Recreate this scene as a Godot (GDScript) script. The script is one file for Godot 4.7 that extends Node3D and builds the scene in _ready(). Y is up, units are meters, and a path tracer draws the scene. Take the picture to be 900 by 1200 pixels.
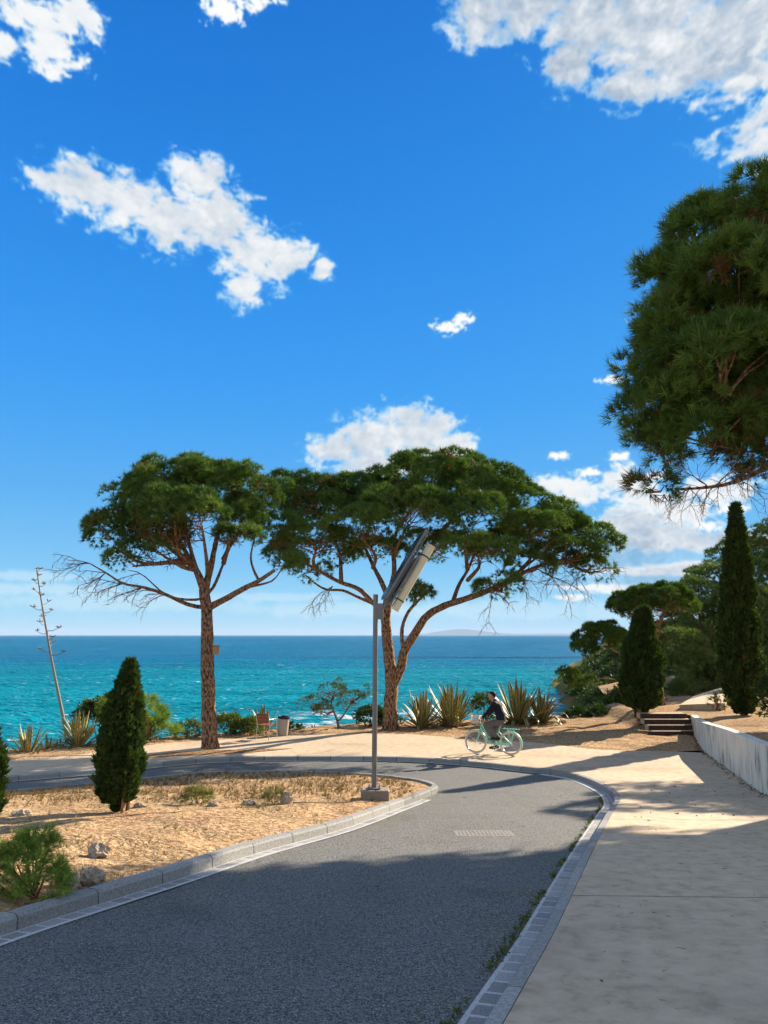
extends Node3D

# ---------------------------------------------------------------- small tools
class MB:
	var v := PackedVector3Array()
	var n := PackedVector3Array()
	var c := PackedColorArray()
	var i := PackedInt32Array()
	var smooth := true
	func vert(p: Vector3, nn: Vector3, col := Color.WHITE) -> int:
		v.append(p); n.append(nn); c.append(col)
		return v.size() - 1
	func tri(a: int, b: int, d: int) -> void:
		var f := (v[d] - v[a]).cross(v[b] - v[a])
		if f.dot(n[a] + n[b] + n[d]) < 0.0:
			i.append(a); i.append(d); i.append(b)
		else:
			i.append(a); i.append(b); i.append(d)
	func quad(a: int, b: int, d: int, e: int) -> void:
		tri(a, b, d); tri(a, d, e)
	func flat_tri(a: Vector3, b: Vector3, d: Vector3, col := Color.WHITE) -> void:
		var f := (d - a).cross(b - a).normalized()
		var k := v.size()
		v.append(a); v.append(b); v.append(d)
		n.append(f); n.append(f); n.append(f)
		c.append(col); c.append(col); c.append(col)
		i.append(k); i.append(k + 1); i.append(k + 2)
	func flat_quad(a: Vector3, b: Vector3, d: Vector3, e: Vector3, out: Vector3, col := Color.WHITE) -> void:
		var f := (d - a).cross(b - a).normalized()
		if f.dot(out) < 0.0:
			f = -f
		var k := v.size()
		for p in [a, b, d, e]:
			v.append(p); n.append(f); c.append(col)
		tri(k, k + 1, k + 2); tri(k, k + 2, k + 3)
	func mesh() -> ArrayMesh:
		var m := ArrayMesh.new()
		var a := []
		a.resize(Mesh.ARRAY_MAX)
		a[Mesh.ARRAY_VERTEX] = v
		if smooth:
			a[Mesh.ARRAY_NORMAL] = n
		a[Mesh.ARRAY_COLOR] = c
		a[Mesh.ARRAY_INDEX] = i
		if v.size() > 0:
			m.add_surface_from_arrays(Mesh.PRIMITIVE_TRIANGLES, a)
		return m
	# a box with chamfered edges
	func box(at: Vector3, size: Vector3, bevel := 0.01, basis := Basis(), col := Color.WHITE) -> void:
		var h := size * 0.5
		var b: float = min(bevel, min(h.x, min(h.y, h.z)) * 0.9)
		var id := {}
		for sx in [-1, 1]:
			for sy in [-1, 1]:
				for sz in [-1, 1]:
					var s := Vector3(sx, sy, sz)
					for ax in 3:
						var q := h - Vector3.ONE * b
						q[ax] = h[ax]
						var nn := Vector3.ZERO
						nn[ax] = s[ax]
						id[[sx, sy, sz, ax]] = vert(at + basis * (q * s), basis * nn, col)
		for ax in 3:
			var u := (ax + 1) % 3
			var w := (ax + 2) % 3
			for sg in [-1, 1]:
				var k := []
				for pr in [[-1, -1], [1, -1], [1, 1], [-1, 1]]:
					var s := [0, 0, 0]
					s[ax] = sg; s[u] = pr[0]; s[w] = pr[1]
					k.append(id[[s[0], s[1], s[2], ax]])
				quad(k[0], k[1], k[2], k[3])
			for p in [-1, 1]:
				for q2 in [-1, 1]:
					var s0 := [0, 0, 0]
					s0[ax] = -1; s0[u] = p; s0[w] = q2
					var s1 := s0.duplicate()
					s1[ax] = 1
					quad(id[[s0[0], s0[1], s0[2], u]], id[[s1[0], s1[1], s1[2], u]], id[[s1[0], s1[1], s1[2], w]], id[[s0[0], s0[1], s0[2], w]])
		for sx in [-1, 1]:
			for sy in [-1, 1]:
				for sz in [-1, 1]:
					tri(id[[sx, sy, sz, 0]], id[[sx, sy, sz, 1]], id[[sx, sy, sz, 2]])
	# a swept round tube with radii along it
	func tube(pts: Array, radii: Array, sides := 8, rough := 0.0, rnd: RandomNumberGenerator = null, cap := true, col := Color.WHITE) -> void:
		var count := pts.size()
		var t0: Vector3 = (pts[1] - pts[0]).normalized()
		var up := Vector3.UP if absf(t0.y) < 0.9 else Vector3.RIGHT
		var side := t0.cross(up).normalized()
		var rings := []
		for k in count:
			var t: Vector3 = (pts[min(k + 1, count - 1)] - pts[max(k - 1, 0)]).normalized()
			side = (side - t * side.dot(t)).normalized()
			var other := t.cross(side)
			var ring := []
			for s in sides:
				var a := TAU * s / sides
				var d := side * cos(a) + other * sin(a)
				var r: float = radii[k]
				if rnd:
					r *= 1.0 + rnd.randf_range(-rough, rough)
				ring.append(vert(pts[k] + d * r, d, col))
			rings.append(ring)
		for k in count - 1:
			for s in sides:
				var s2 := (s + 1) % sides
				quad(rings[k][s], rings[k][s2], rings[k + 1][s2], rings[k + 1][s])
		if cap:
			for e in [0, count - 1]:
				var t: Vector3 = (pts[1] - pts[0]).normalized() * -1.0 if e == 0 else (pts[count - 1] - pts[count - 2]).normalized()
				var m := vert(pts[e], t, col)
				var ring := []
				for s in sides:
					ring.append(vert(v[rings[e][s]], t, col))
				for s in sides:
					tri(m, ring[s], ring[(s + 1) % sides])
	# a ring (torus) round an axis
	func ring(at: Vector3, axis: Vector3, radius: float, thick: float, seg := 40, sides := 6, from := 0.0, to := TAU, flat := 1.0, col := Color.WHITE) -> void:
		var u := axis.cross(Vector3.UP).normalized()
		if u.length() < 0.5:
			u = Vector3.RIGHT
		var w := axis.cross(u).normalized()
		var full := absf(to - from - TAU) < 0.001
		var rows := []
		for k in seg + (0 if full else 1):
			var a := from + (to - from) * k / seg
			var o := u * cos(a) + w * sin(a)
			var row := []
			for s in sides:
				var b := TAU * s / sides
				var nn := (o * cos(b) + axis * sin(b) * flat).normalized()
				row.append(vert(at + o * radius + (o * cos(b) + axis * sin(b) * flat) * thick, nn, col))
			rows.append(row)
		for k in seg:
			var r0: Array = rows[k]
			var r1: Array = rows[(k + 1) % rows.size()]
			for s in sides:
				quad(r0[s], r0[(s + 1) % sides], r1[(s + 1) % sides], r1[s])
	# a turned shape: profile points (radius, height) round a vertical axis
	func lathe(at: Vector3, prof: Array, seg := 20, col := Color.WHITE) -> void:
		for k in prof.size() - 1:
			var a: Vector2 = prof[k]
			var b: Vector2 = prof[k + 1]
			var dir := (b - a).normalized()
			var base := v.size()
			for s in seg + 1:
				var an := TAU * s / seg
				var o := Vector3(cos(an), 0, sin(an))
				var nn := (o * dir.y - Vector3.UP * dir.x).normalized()
				vert(at + o * a.x + Vector3.UP * a.y, nn, col)
				vert(at + o * b.x + Vector3.UP * b.y, nn, col)
			for s in seg:
				quad(base + 2 * s, base + 2 * s + 1, base + 2 * s + 3, base + 2 * s + 2)

var rnd := RandomNumberGenerator.new()
var taken := {}
var M := {}
var nz := FastNoiseLite.new()
var nz2 := FastNoiseLite.new()

func numbered(called: String) -> String:
	if not taken.has(called):
		taken[called] = 0
		return called
	taken[called] += 1
	return "%s_%03d" % [called, taken[called]]

func thing(called: String, label: String, category: String, at: Vector3, group := "") -> Node3D:
	var o := Node3D.new()
	o.name = numbered(called)
	add_child(o)
	o.position = at
	tag(o, label, category, group)
	return o

func tag(o: Node, label: String, category: String, group := "", kind := "") -> void:
	if label: o.set_meta("label", label)
	if category: o.set_meta("category", category)
	if group: o.set_meta("group", group)
	if kind: o.set_meta("kind", kind)

func part(called: String, mb: MB, mat: Material, parent: Node = self) -> MeshInstance3D:
	var o := MeshInstance3D.new()
	o.name = numbered(called) if parent == self else called
	o.mesh = mb.mesh()
	o.material_override = mat
	parent.add_child(o, true)
	return o

func part_mesh(called: String, m: Mesh, mat: Material, parent: Node, xf := Transform3D()) -> MeshInstance3D:
	var o := MeshInstance3D.new()
	o.name = called
	o.mesh = m
	o.material_override = mat
	o.transform = xf
	parent.add_child(o, true)
	return o

func structure(called: String, mb: MB, mat: Material) -> MeshInstance3D:
	var o := part(called, mb, mat)
	o.set_meta("kind", "structure")
	return o

func lin(r: float, g: float, b: float) -> Color:
	return Color(r, g, b).linear_to_srgb()

func noise_tex(type: int, freq: float, octaves: int, size: int, ramp: Array, sd := 1, gain := 0.5) -> NoiseTexture2D:
	var f := FastNoiseLite.new()
	f.seed = sd
	f.noise_type = type
	f.frequency = freq
	f.fractal_type = FastNoiseLite.FRACTAL_FBM if octaves > 1 else FastNoiseLite.FRACTAL_NONE
	f.fractal_octaves = octaves
	f.fractal_gain = gain
	f.cellular_return_type = FastNoiseLite.RETURN_CELL_VALUE if type == FastNoiseLite.TYPE_CELLULAR else FastNoiseLite.RETURN_DISTANCE
	var t := NoiseTexture2D.new()
	t.width = size
	t.height = size
	t.seamless = true
	t.seamless_blend_skirt = 0.15
	t.noise = f
	if ramp.size() > 0:
		var g := Gradient.new()
		var off := PackedFloat32Array()
		var col := PackedColorArray()
		for r in ramp:
			off.append(r[0])
			col.append(r[1])
		g.offsets = off
		g.colors = col
		t.color_ramp = g
	return t

func grey(a: float) -> Color:
	return Color(a, a, a).linear_to_srgb()

func mat(color: Color, rough := 0.8, tex: Texture2D = null, bump: Texture2D = null, bump_cm := 0.0, scale := 1.0, world := true) -> StandardMaterial3D:
	var m := StandardMaterial3D.new()
	m.albedo_color = color
	m.roughness = rough
	m.vertex_color_use_as_albedo = true
	m.metallic_specular = 0.35
	if tex or bump:
		m.uv1_triplanar = true
		m.uv1_world_triplanar = world
		m.uv1_scale = Vector3.ONE * scale
		m.uv1_triplanar_sharpness = 4.0
	if tex:
		m.albedo_texture = tex
	if bump:
		m.heightmap_enabled = true
		m.heightmap_texture = bump
		m.heightmap_scale = bump_cm
	return m

# ---------------------------------------------------------------- the lie of the land (d is metres ahead of the camera, z = -d)
func lvl(d: float) -> float:
	if d < 14.0: return -0.1 * d
	if d < 24.0: return -1.4 - 0.1 * (d - 14.0) + 0.005 * (d - 14.0) * (d - 14.0)
	return -1.9

const SEA := -11.4
const KERB := 0.12

func spline(pts: Array, step := 0.3) -> PackedVector2Array:
	var cu := Curve2D.new()
	for k in pts.size():
		var a: Vector2 = pts[max(k - 1, 0)]
		var b: Vector2 = pts[min(k + 1, pts.size() - 1)]
		var p: Vector2 = pts[k]
		var t := (b - a).normalized()
		cu.add_point(p, -t * p.distance_to(a) / 3.0, t * p.distance_to(b) / 3.0)
	cu.bake_interval = 0.05
	var out := PackedVector2Array()
	var total := cu.get_baked_length()
	var count := int(ceil(total / step))
	for k in count + 1:
		out.append(cu.sample_baked(total * k / count, true))
	return out

func offset_line(l: PackedVector2Array, by: float) -> PackedVector2Array:
	var out := PackedVector2Array()
	for k in l.size():
		var t := (l[min(k + 1, l.size() - 1)] - l[max(k - 1, 0)]).normalized()
		out.append(l[k] + Vector2(t.y, -t.x) * by)   # positive: to the right of travel
	return out

func sheet(poly: PackedVector2Array, cell: float, hf: Callable, cf: Callable) -> MB:
	var mb := MB.new()
	var lo := poly[0]
	var hi := poly[0]
	for p in poly:
		lo = lo.min(p)
		hi = hi.max(p)
	var nx := int(ceil((hi.x - lo.x) / cell))
	var ny := int(ceil((hi.y - lo.y) / cell))
	for ix in nx:
		for iy in ny:
			var a := lo + Vector2(ix, iy) * cell
			var rect := PackedVector2Array([a, a + Vector2(cell, 0), a + Vector2(cell, cell), a + Vector2(0, cell)])
			for piece in Geometry2D.intersect_polygons(poly, rect):
				var t := Geometry2D.triangulate_polygon(piece)
				if t.is_empty():
					continue
				var ids := []
				for p in piece:
					var h: float = hf.call(p.x, p.y)
					var e := 0.04
					var hx: float = hf.call(p.x + e, p.y)
					var hd: float = hf.call(p.x, p.y + e)
					ids.append(mb.vert(Vector3(p.x, h, -p.y), Vector3(-(hx - h) / e, 1.0, (hd - h) / e).normalized(), cf.call(p.x, p.y)))
				for k in t.size() / 3:
					mb.tri(ids[t[3 * k]], ids[t[3 * k + 1]], ids[t[3 * k + 2]])
	return mb

# ---------------------------------------------------------------- sky: air and clouds only
var cloud_noise := FastNoiseLite.new()
var cloud_fine := FastNoiseLite.new()

func make_sky() -> ImageTexture:
	var low := Image.create(256, 256, false, Image.FORMAT_RGBF)
	var stops := [[0.0, Color(0.66, 0.86, 0.965)], [2.0, Color(0.60, 0.845, 0.97)], [5.0, Color(0.47, 0.77, 0.965)], [10.0, Color(0.345, 0.69, 0.955)], [18.0, Color(0.215, 0.615, 0.955)], [28.0, Color(0.135, 0.54, 0.91)], [42.0, Color(0.08, 0.455, 0.84)], [90.0, Color(0.07, 0.37, 0.72)]]
	for y in 256:
		var el := 90.0 - (y + 0.5) / 256.0 * 180.0
		var col: Color = stops[0][1]
		for k in stops.size() - 1:
			if el >= stops[k][0]:
				col = stops[k][1].lerp(stops[k + 1][1], clampf((el - stops[k][0]) / (stops[k + 1][0] - stops[k][0]), 0, 1))
		for x in 256:
			var az := (x + 0.5) / 256.0 * 360.0
			var near := cos(deg_to_rad(el)) * cos(deg_to_rad(28.0)) * cos(deg_to_rad(az - SUN_AZ)) + sin(deg_to_rad(el)) * sin(deg_to_rad(28.0))
			var glow := 0.18 * pow(maxf(near, 0.0), 5.0)
			low.set_pixel(x, y, col.lerp(Color(0.62, 0.85, 1.0), glow))
	low.resize(4096, 2048, Image.INTERPOLATE_BILINEAR)
	cloud_noise.seed = 11
	cloud_noise.noise_type = FastNoiseLite.TYPE_SIMPLEX_SMOOTH
	cloud_noise.fractal_type = FastNoiseLite.FRACTAL_FBM
	cloud_noise.fractal_octaves = 5
	cloud_noise.fractal_gain = 0.55
	cloud_noise.frequency = 0.42
	cloud_fine.seed = 5
	cloud_fine.noise_type = FastNoiseLite.TYPE_SIMPLEX_SMOOTH
	cloud_fine.fractal_type = FastNoiseLite.FRACTAL_RIDGED
	cloud_fine.fractal_octaves = 4
	cloud_fine.frequency = 0.55
	# clouds: lobes [place (bearing, height in degrees), half widths], how grey the thick middle is, raggedness
	var clouds := [
		{"l": [[Vector2(-22.99, 29.88), 4.0, 2.0], [Vector2(-19.83, 29.57), 3.8, 2.3], [Vector2(-16.66, 28.84), 3.6, 2.5], [Vector2(-14.89, 31.73), 2.8, 1.7], [Vector2(-12.95, 29.42), 3.2, 2.8], [Vector2(-10.10, 27.15), 3.4, 2.6], [Vector2(-7.78, 27.47), 2.6, 1.6], [Vector2(-11.00, 24.79), 1.9, 1.7], [Vector2(-25.21, 29.86), 2.0, 1.0], [Vector2(-4.87, 26.57), 1.1, 1.1]], "g": 0.24, "r": 1.0},
		{"l": [[Vector2(-27.80, 38.76), 4.0, 1.6], [Vector2(-25.81, 37.65), 2.8, 1.8], [Vector2(-24.39, 39.14), 2.0, 1.5], [Vector2(-28.83, 36.72), 2.2, 1.0], [Vector2(-25.21, 36.41), 1.4, 0.8]], "g": 0.1, "r": 1.5},
		{"l": [[Vector2(-13.30, 41.77), 2.2, 1.1], [Vector2(-10.69, 42.26), 2.2, 0.5]], "g": 0.0, "r": 1.7},
		{"l": [[Vector2(7.85, 41.60), 3.2, 2.2], [Vector2(12.07, 42.12), 4.2, 2.6], [Vector2(16.73, 40.55), 5.4, 2.8], [Vector2(15.13, 38.48), 2.6, 2.2], [Vector2(21.19, 39.44), 6.2, 3.8], [Vector2(19.83, 36.68), 3.2, 1.7], [Vector2(23.47, 37.07), 4.4, 2.4], [Vector2(27.10, 37.70), 6.0, 3.9], [Vector2(32.05, 37.01), 7.0, 4.6], [Vector2(28.00, 35.28), 3.0, 1.6], [Vector2(23.94, 41.92), 12.0, 5.0], [Vector2(33.86, 38.79), 9.0, 5.0]], "g": 0.46, "r": 0.85},
		{"l": [[Vector2(-3.59, 13.83), 3.0, 1.5], [Vector2(-0.65, 14.49), 3.6, 2.4], [Vector2(2.62, 14.79), 3.8, 2.7], [Vector2(5.21, 13.80), 2.2, 1.4], [Vector2(0.33, 12.59), 5.6, 1.2]], "g": 0.30, "r": 0.95},
		{"l": [[Vector2(5.01, 22.56), 1.5, 0.55], [Vector2(6.35, 23.05), 0.9, 0.5]], "g": 0.0, "r": 1.5},
		{"l": [[Vector2(12.74, 10.87), 2.4, 0.9], [Vector2(14.25, 10.18), 2.6, 1.1], [Vector2(17.86, 10.73), 2.9, 1.4], [Vector2(19.24, 9.20), 2.8, 1.0], [Vector2(21.48, 8.48), 3.0, 1.2], [Vector2(23.49, 9.82), 3.2, 1.2]], "g": 0.10, "r": 1.15},
		{"l": [[Vector2(18.31, 7.92), 3.0, 1.2], [Vector2(16.84, 7.80), 1.3, 0.8], [Vector2(21.35, 6.41), 5.2, 0.75], [Vector2(24.09, 6.46), 4.2, 0.8], [Vector2(19.42, 7.09), 3.6, 1.3]], "g": 0.4, "r": 1.1},
		{"l": [[Vector2(19.56, 4.51), 5.0, 0.45], [Vector2(21.53, 4.69), 3.6, 0.42]], "g": 0.10, "r": 0.8},
		{"l": [[Vector2(15.76, 3.39), 3.4, 0.30], [Vector2(16.92, 3.13), 2.0, 0.35], [Vector2(13.36, 2.69), 1.4, 0.28]], "g": 0.05, "r": 0.8},
		{"l": [[Vector2(13.12, 12.95), 0.9, 0.35]], "g": 0.0, "r": 1.0}, {"l": [[Vector2(15.22, 11.67), 1.0, 0.4]], "g": 0.0, "r": 1.2}, {"l": [[Vector2(17.37, 12.64), 0.9, 0.45]], "g": 0.0, "r": 1.0},
		{"l": [[Vector2(17.21, 18.07), 1.1, 0.3]], "g": 0.0, "r": 1.3}, {"l": [[Vector2(24.65, 8.46), 1.2, 0.5]], "g": 0.0, "r": 1.0}, {"l": [[Vector2(23.07, 7.39), 1.0, 0.4]], "g": 0.0, "r": 1.0},
		{"l": [[Vector2(-24.98, 3.94), 5.0, 0.45], [Vector2(-23.34, 3.12), 6.0, 0.5]], "g": 0.0, "r": 0.7, "a": 0.40},
		{"l": [[Vector2(-18.32, 2.33), 10.0, 0.8], [Vector2(-3.15, 1.82), 9.0, 0.7], [Vector2(-6.93, 2.75), 6.0, 0.4]], "g": 0.0, "r": 0.6, "a": 0.34},
		{"l": [[Vector2(9.38, 1.80), 8.0, 0.9], [Vector2(18.85, 1.73), 8.0, 1.0]], "g": 0.0, "r": 0.6, "a": 0.30},
		{"l": [[Vector2(17.91, 5.64), 6.0, 1.6], [Vector2(20.65, 3.77), 6.0, 1.6]], "g": 0.75, "r": 0.6, "a": 0.42},
	]
	# unseen cloud added outside the view, denser than inside, to brighten and neutralise shade
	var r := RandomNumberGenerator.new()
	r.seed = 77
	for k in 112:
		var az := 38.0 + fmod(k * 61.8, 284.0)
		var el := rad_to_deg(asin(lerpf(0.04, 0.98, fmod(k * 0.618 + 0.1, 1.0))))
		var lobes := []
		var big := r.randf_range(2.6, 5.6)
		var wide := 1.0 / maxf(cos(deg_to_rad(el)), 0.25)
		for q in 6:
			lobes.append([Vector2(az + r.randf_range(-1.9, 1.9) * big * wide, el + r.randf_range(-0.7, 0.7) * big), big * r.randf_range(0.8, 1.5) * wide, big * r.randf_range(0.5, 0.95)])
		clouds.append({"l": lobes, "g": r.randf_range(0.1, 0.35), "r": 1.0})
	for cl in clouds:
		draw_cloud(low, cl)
	low.convert(Image.FORMAT_RGB8)
	return ImageTexture.create_from_image(low)

func draw_cloud(im: Image, cl: Dictionary) -> void:
	var lo := Vector2(1e9, 1e9)
	var hi := -lo
	for l in cl.l:
		var e := Vector2(l[1], l[2]) * 1.45
		lo = lo.min(l[0] - e)
		hi = hi.max(l[0] + e)
	var top: float = cl.get("a", 1.0)
	var ppd := 4096.0 / 360.0
	var widest := 0.0
	for l in cl.l:
		widest = maxf(widest, l[1])
	var fine := clampf(3.4 / widest, 1.0, 3.2)
	var x0 := int(floor(lo.x * ppd))
	var x1 := int(ceil(hi.x * ppd))
	var y0: int = max(0, int((90.0 - hi.y) * ppd))
	var y1: int = min(1023, int((90.0 - lo.y) * ppd))
	for y in range(y0, y1 + 1):
		var el := 90.0 - (y + 0.5) / ppd
		var squeeze := cos(deg_to_rad(el))
		for x in range(x0, x1 + 1):
			var p := Vector2((x + 0.5) / ppd, el)
			var f := 0.0
			for l in cl.l:
				var dx: float = (p.x - l[0].x) / l[1]
				var dy: float = (p.y - l[0].y) / l[2]
				f = maxf(f, 1.0 - sqrt(dx * dx + dy * dy) * 0.74) if dx * dx + dy * dy < 1.82 else f
			if f <= 0.0:
				continue
			var q := Vector2(p.x * squeeze, p.y * 1.2) * fine
			var wx := cloud_noise.get_noise_2d(q.x * 0.8 + 40.0, q.y * 0.8) * 0.7
			var wy := cloud_noise.get_noise_2d(q.x * 0.8 - 25.0, q.y * 0.8 + 70.0) * 0.7
			var n0 := cloud_noise.get_noise_2d(q.x * 1.2 + wx, q.y * 1.35 + wy)
			var nf := cloud_fine.get_noise_2d(q.x * 2.2 + wx, q.y * 2.2)
			var nh := cloud_noise.get_noise_2d(q.x * 4.2 + 90.0 + wx * 2.0, q.y * 4.6 + wy * 2.0)
			var dens: float = f * 1.25 - 0.30 + cl.r * (n0 * 0.60 + nf * 0.05 + nh * 0.20)
			if dens <= 0.0:
				continue
			# thick cloud passes less of the light from behind it; billows on the far side of the sun stay greyer
			var n1 := cloud_noise.get_noise_2d((q.x + 0.5) * 1.2 + wx, (q.y + 0.55) * 1.35 + wy)
			var soft := cloud_noise.get_noise_2d(q.x * 0.35 + 11.0, q.y * 0.4 - 8.0)
			var a := smoothstep(0.0, 0.55, dens)
			a = pow(a, 0.8) * top
			var thick := smoothstep(0.06, 0.62, f + 0.22 * n0) * smoothstep(0.1, 0.5, dens)
			var shade := clampf(cl.g * thick * (1.0 + 0.9 * soft + 0.35 * nh) + cl.g * 0.5 * smoothstep(0.1, 0.6, dens) * (n1 - n0), 0.0, 1.0)
			var c := Color(1.0, 1.0, 1.0).lerp(Color(0.52, 0.62, 0.73), shade)
			var xx := posmod(x, 4096)
			im.set_pixel(xx, y, im.get_pixel(xx, y).lerp(c, a))

const SUN_AZ := 47.0
const SUN_EL := 27.0

# ---------------------------------------------------------------- plants
func y_basis(dir: Vector3, spin: float, s: float) -> Basis:
	var y := dir.normalized()
	var x := y.cross(Vector3.FORWARD if absf(y.z) < 0.9 else Vector3.RIGHT).normalized()
	var z := x.cross(y)
	return Basis(x, y, z) * Basis(Vector3.UP, spin) * Basis.from_scale(Vector3.ONE * s)

func rdir(r: RandomNumberGenerator) -> Vector3:
	var y := r.randf_range(-1, 1)
	var a := r.randf() * TAU
	var k := sqrt(1.0 - y * y)
	return Vector3(cos(a) * k, y, sin(a) * k)

func needle_tuft(count: int, length: float, width: float, spread: float, along: float, sd: int) -> ArrayMesh:
	var r := RandomNumberGenerator.new()
	r.seed = sd
	var mb := MB.new()
	mb.smooth = false
	for k in count:
		var a := r.randf() * TAU
		var s := spread * r.randf_range(0.35, 1.0)
		var dir := Vector3(cos(a) * sin(s), cos(s), sin(a) * sin(s))
		var base := Vector3.UP * r.randf() * along
		var side := dir.cross(rdir(r)).normalized() * width * 0.5
		var l := length * r.randf_range(0.75, 1.1)
		mb.flat_tri(base - side, base + side, base + dir * l)
	return mb.mesh()

func leaf_spray(count: int, length: float, width: float, spread: float, along: float, sd: int) -> ArrayMesh:
	var r := RandomNumberGenerator.new()
	r.seed = sd
	var mb := MB.new()
	mb.smooth = false
	for k in count:
		var a := r.randf() * TAU
		var s := spread * r.randf_range(0.3, 1.0)
		var dir := Vector3(cos(a) * sin(s), cos(s), sin(a) * sin(s))
		var base := Vector3.UP * r.randf() * along
		var side := dir.cross(rdir(r)).normalized() * width * 0.5
		var l := length * r.randf_range(0.7, 1.15)
		var m := base + dir * l * 0.45
		mb.flat_tri(base, m - side, m + side)
		mb.flat_tri(m + side, m - side, base + dir * l)
	return mb.mesh()

func scatter(called: String, m: Mesh, material: Material, xf: Array, cols: PackedColorArray, parent: Node) -> MultiMeshInstance3D:
	var mm := MultiMesh.new()
	mm.transform_format = MultiMesh.TRANSFORM_3D
	mm.use_colors = true
	mm.mesh = m
	mm.instance_count = xf.size()
	for k in xf.size():
		mm.set_instance_transform(k, xf[k])
		mm.set_instance_color(k, cols[k])
	var o := MultiMeshInstance3D.new()
	o.multimesh = mm
	o.material_override = material
	o.name = numbered(called) if parent == self else called
	parent.add_child(o, true)
	return o

func curve3(pts: Array, step: float) -> Array:
	var cu := Curve3D.new()
	for k in pts.size():
		var a: Vector3 = pts[max(k - 1, 0)]
		var b: Vector3 = pts[min(k + 1, pts.size() - 1)]
		var p: Vector3 = pts[k]
		var t := (b - a).normalized()
		cu.add_point(p, -t * p.distance_to(a) / 3.0, t * p.distance_to(b) / 3.0)
	var out := []
	var total := cu.get_baked_length()
	var count: int = max(2, int(ceil(total / step)))
	for k in count + 1:
		out.append(cu.sample_baked(total * k / count, true))
	return out

func taper(count: int, r0: float, r1: float, power := 1.0) -> Array:
	var out := []
	for k in count:
		out.append(lerpf(r0, r1, pow(float(k) / (count - 1), power)))
	return out

func limb(mb: MB, pts: Array, r0: float, r1: float, r: RandomNumberGenerator, sides := 8, rough := 0.07, step := 0.3) -> void:
	var c := curve3(pts, step)
	mb.tube(c, taper(c.size(), r0, r1), sides, rough, r)

func twigs(mb: MB, at: Vector3, dir: Vector3, length: float, radius: float, depth: int, r: RandomNumberGenerator, droop := 0.1) -> void:
	var pts := [at]
	var d := dir.normalized()
	var count := 4
	for k in count:
		d = (d + rdir(r) * 0.28 + Vector3.DOWN * droop).normalized()
		pts.append(pts[-1] + d * length / count)
	mb.tube(pts, taper(pts.size(), radius, radius * 0.45), 4 if depth < 2 else 5, 0.0, null, false)
	if depth > 0:
		for k in range(1, count + 1):
			for q in 1 if k < count else 2:
				twigs(mb, pts[k], (d + rdir(r) * 0.9).normalized(), length * r.randf_range(0.35, 0.6), radius * 0.55, depth - 1, r, droop)

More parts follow.
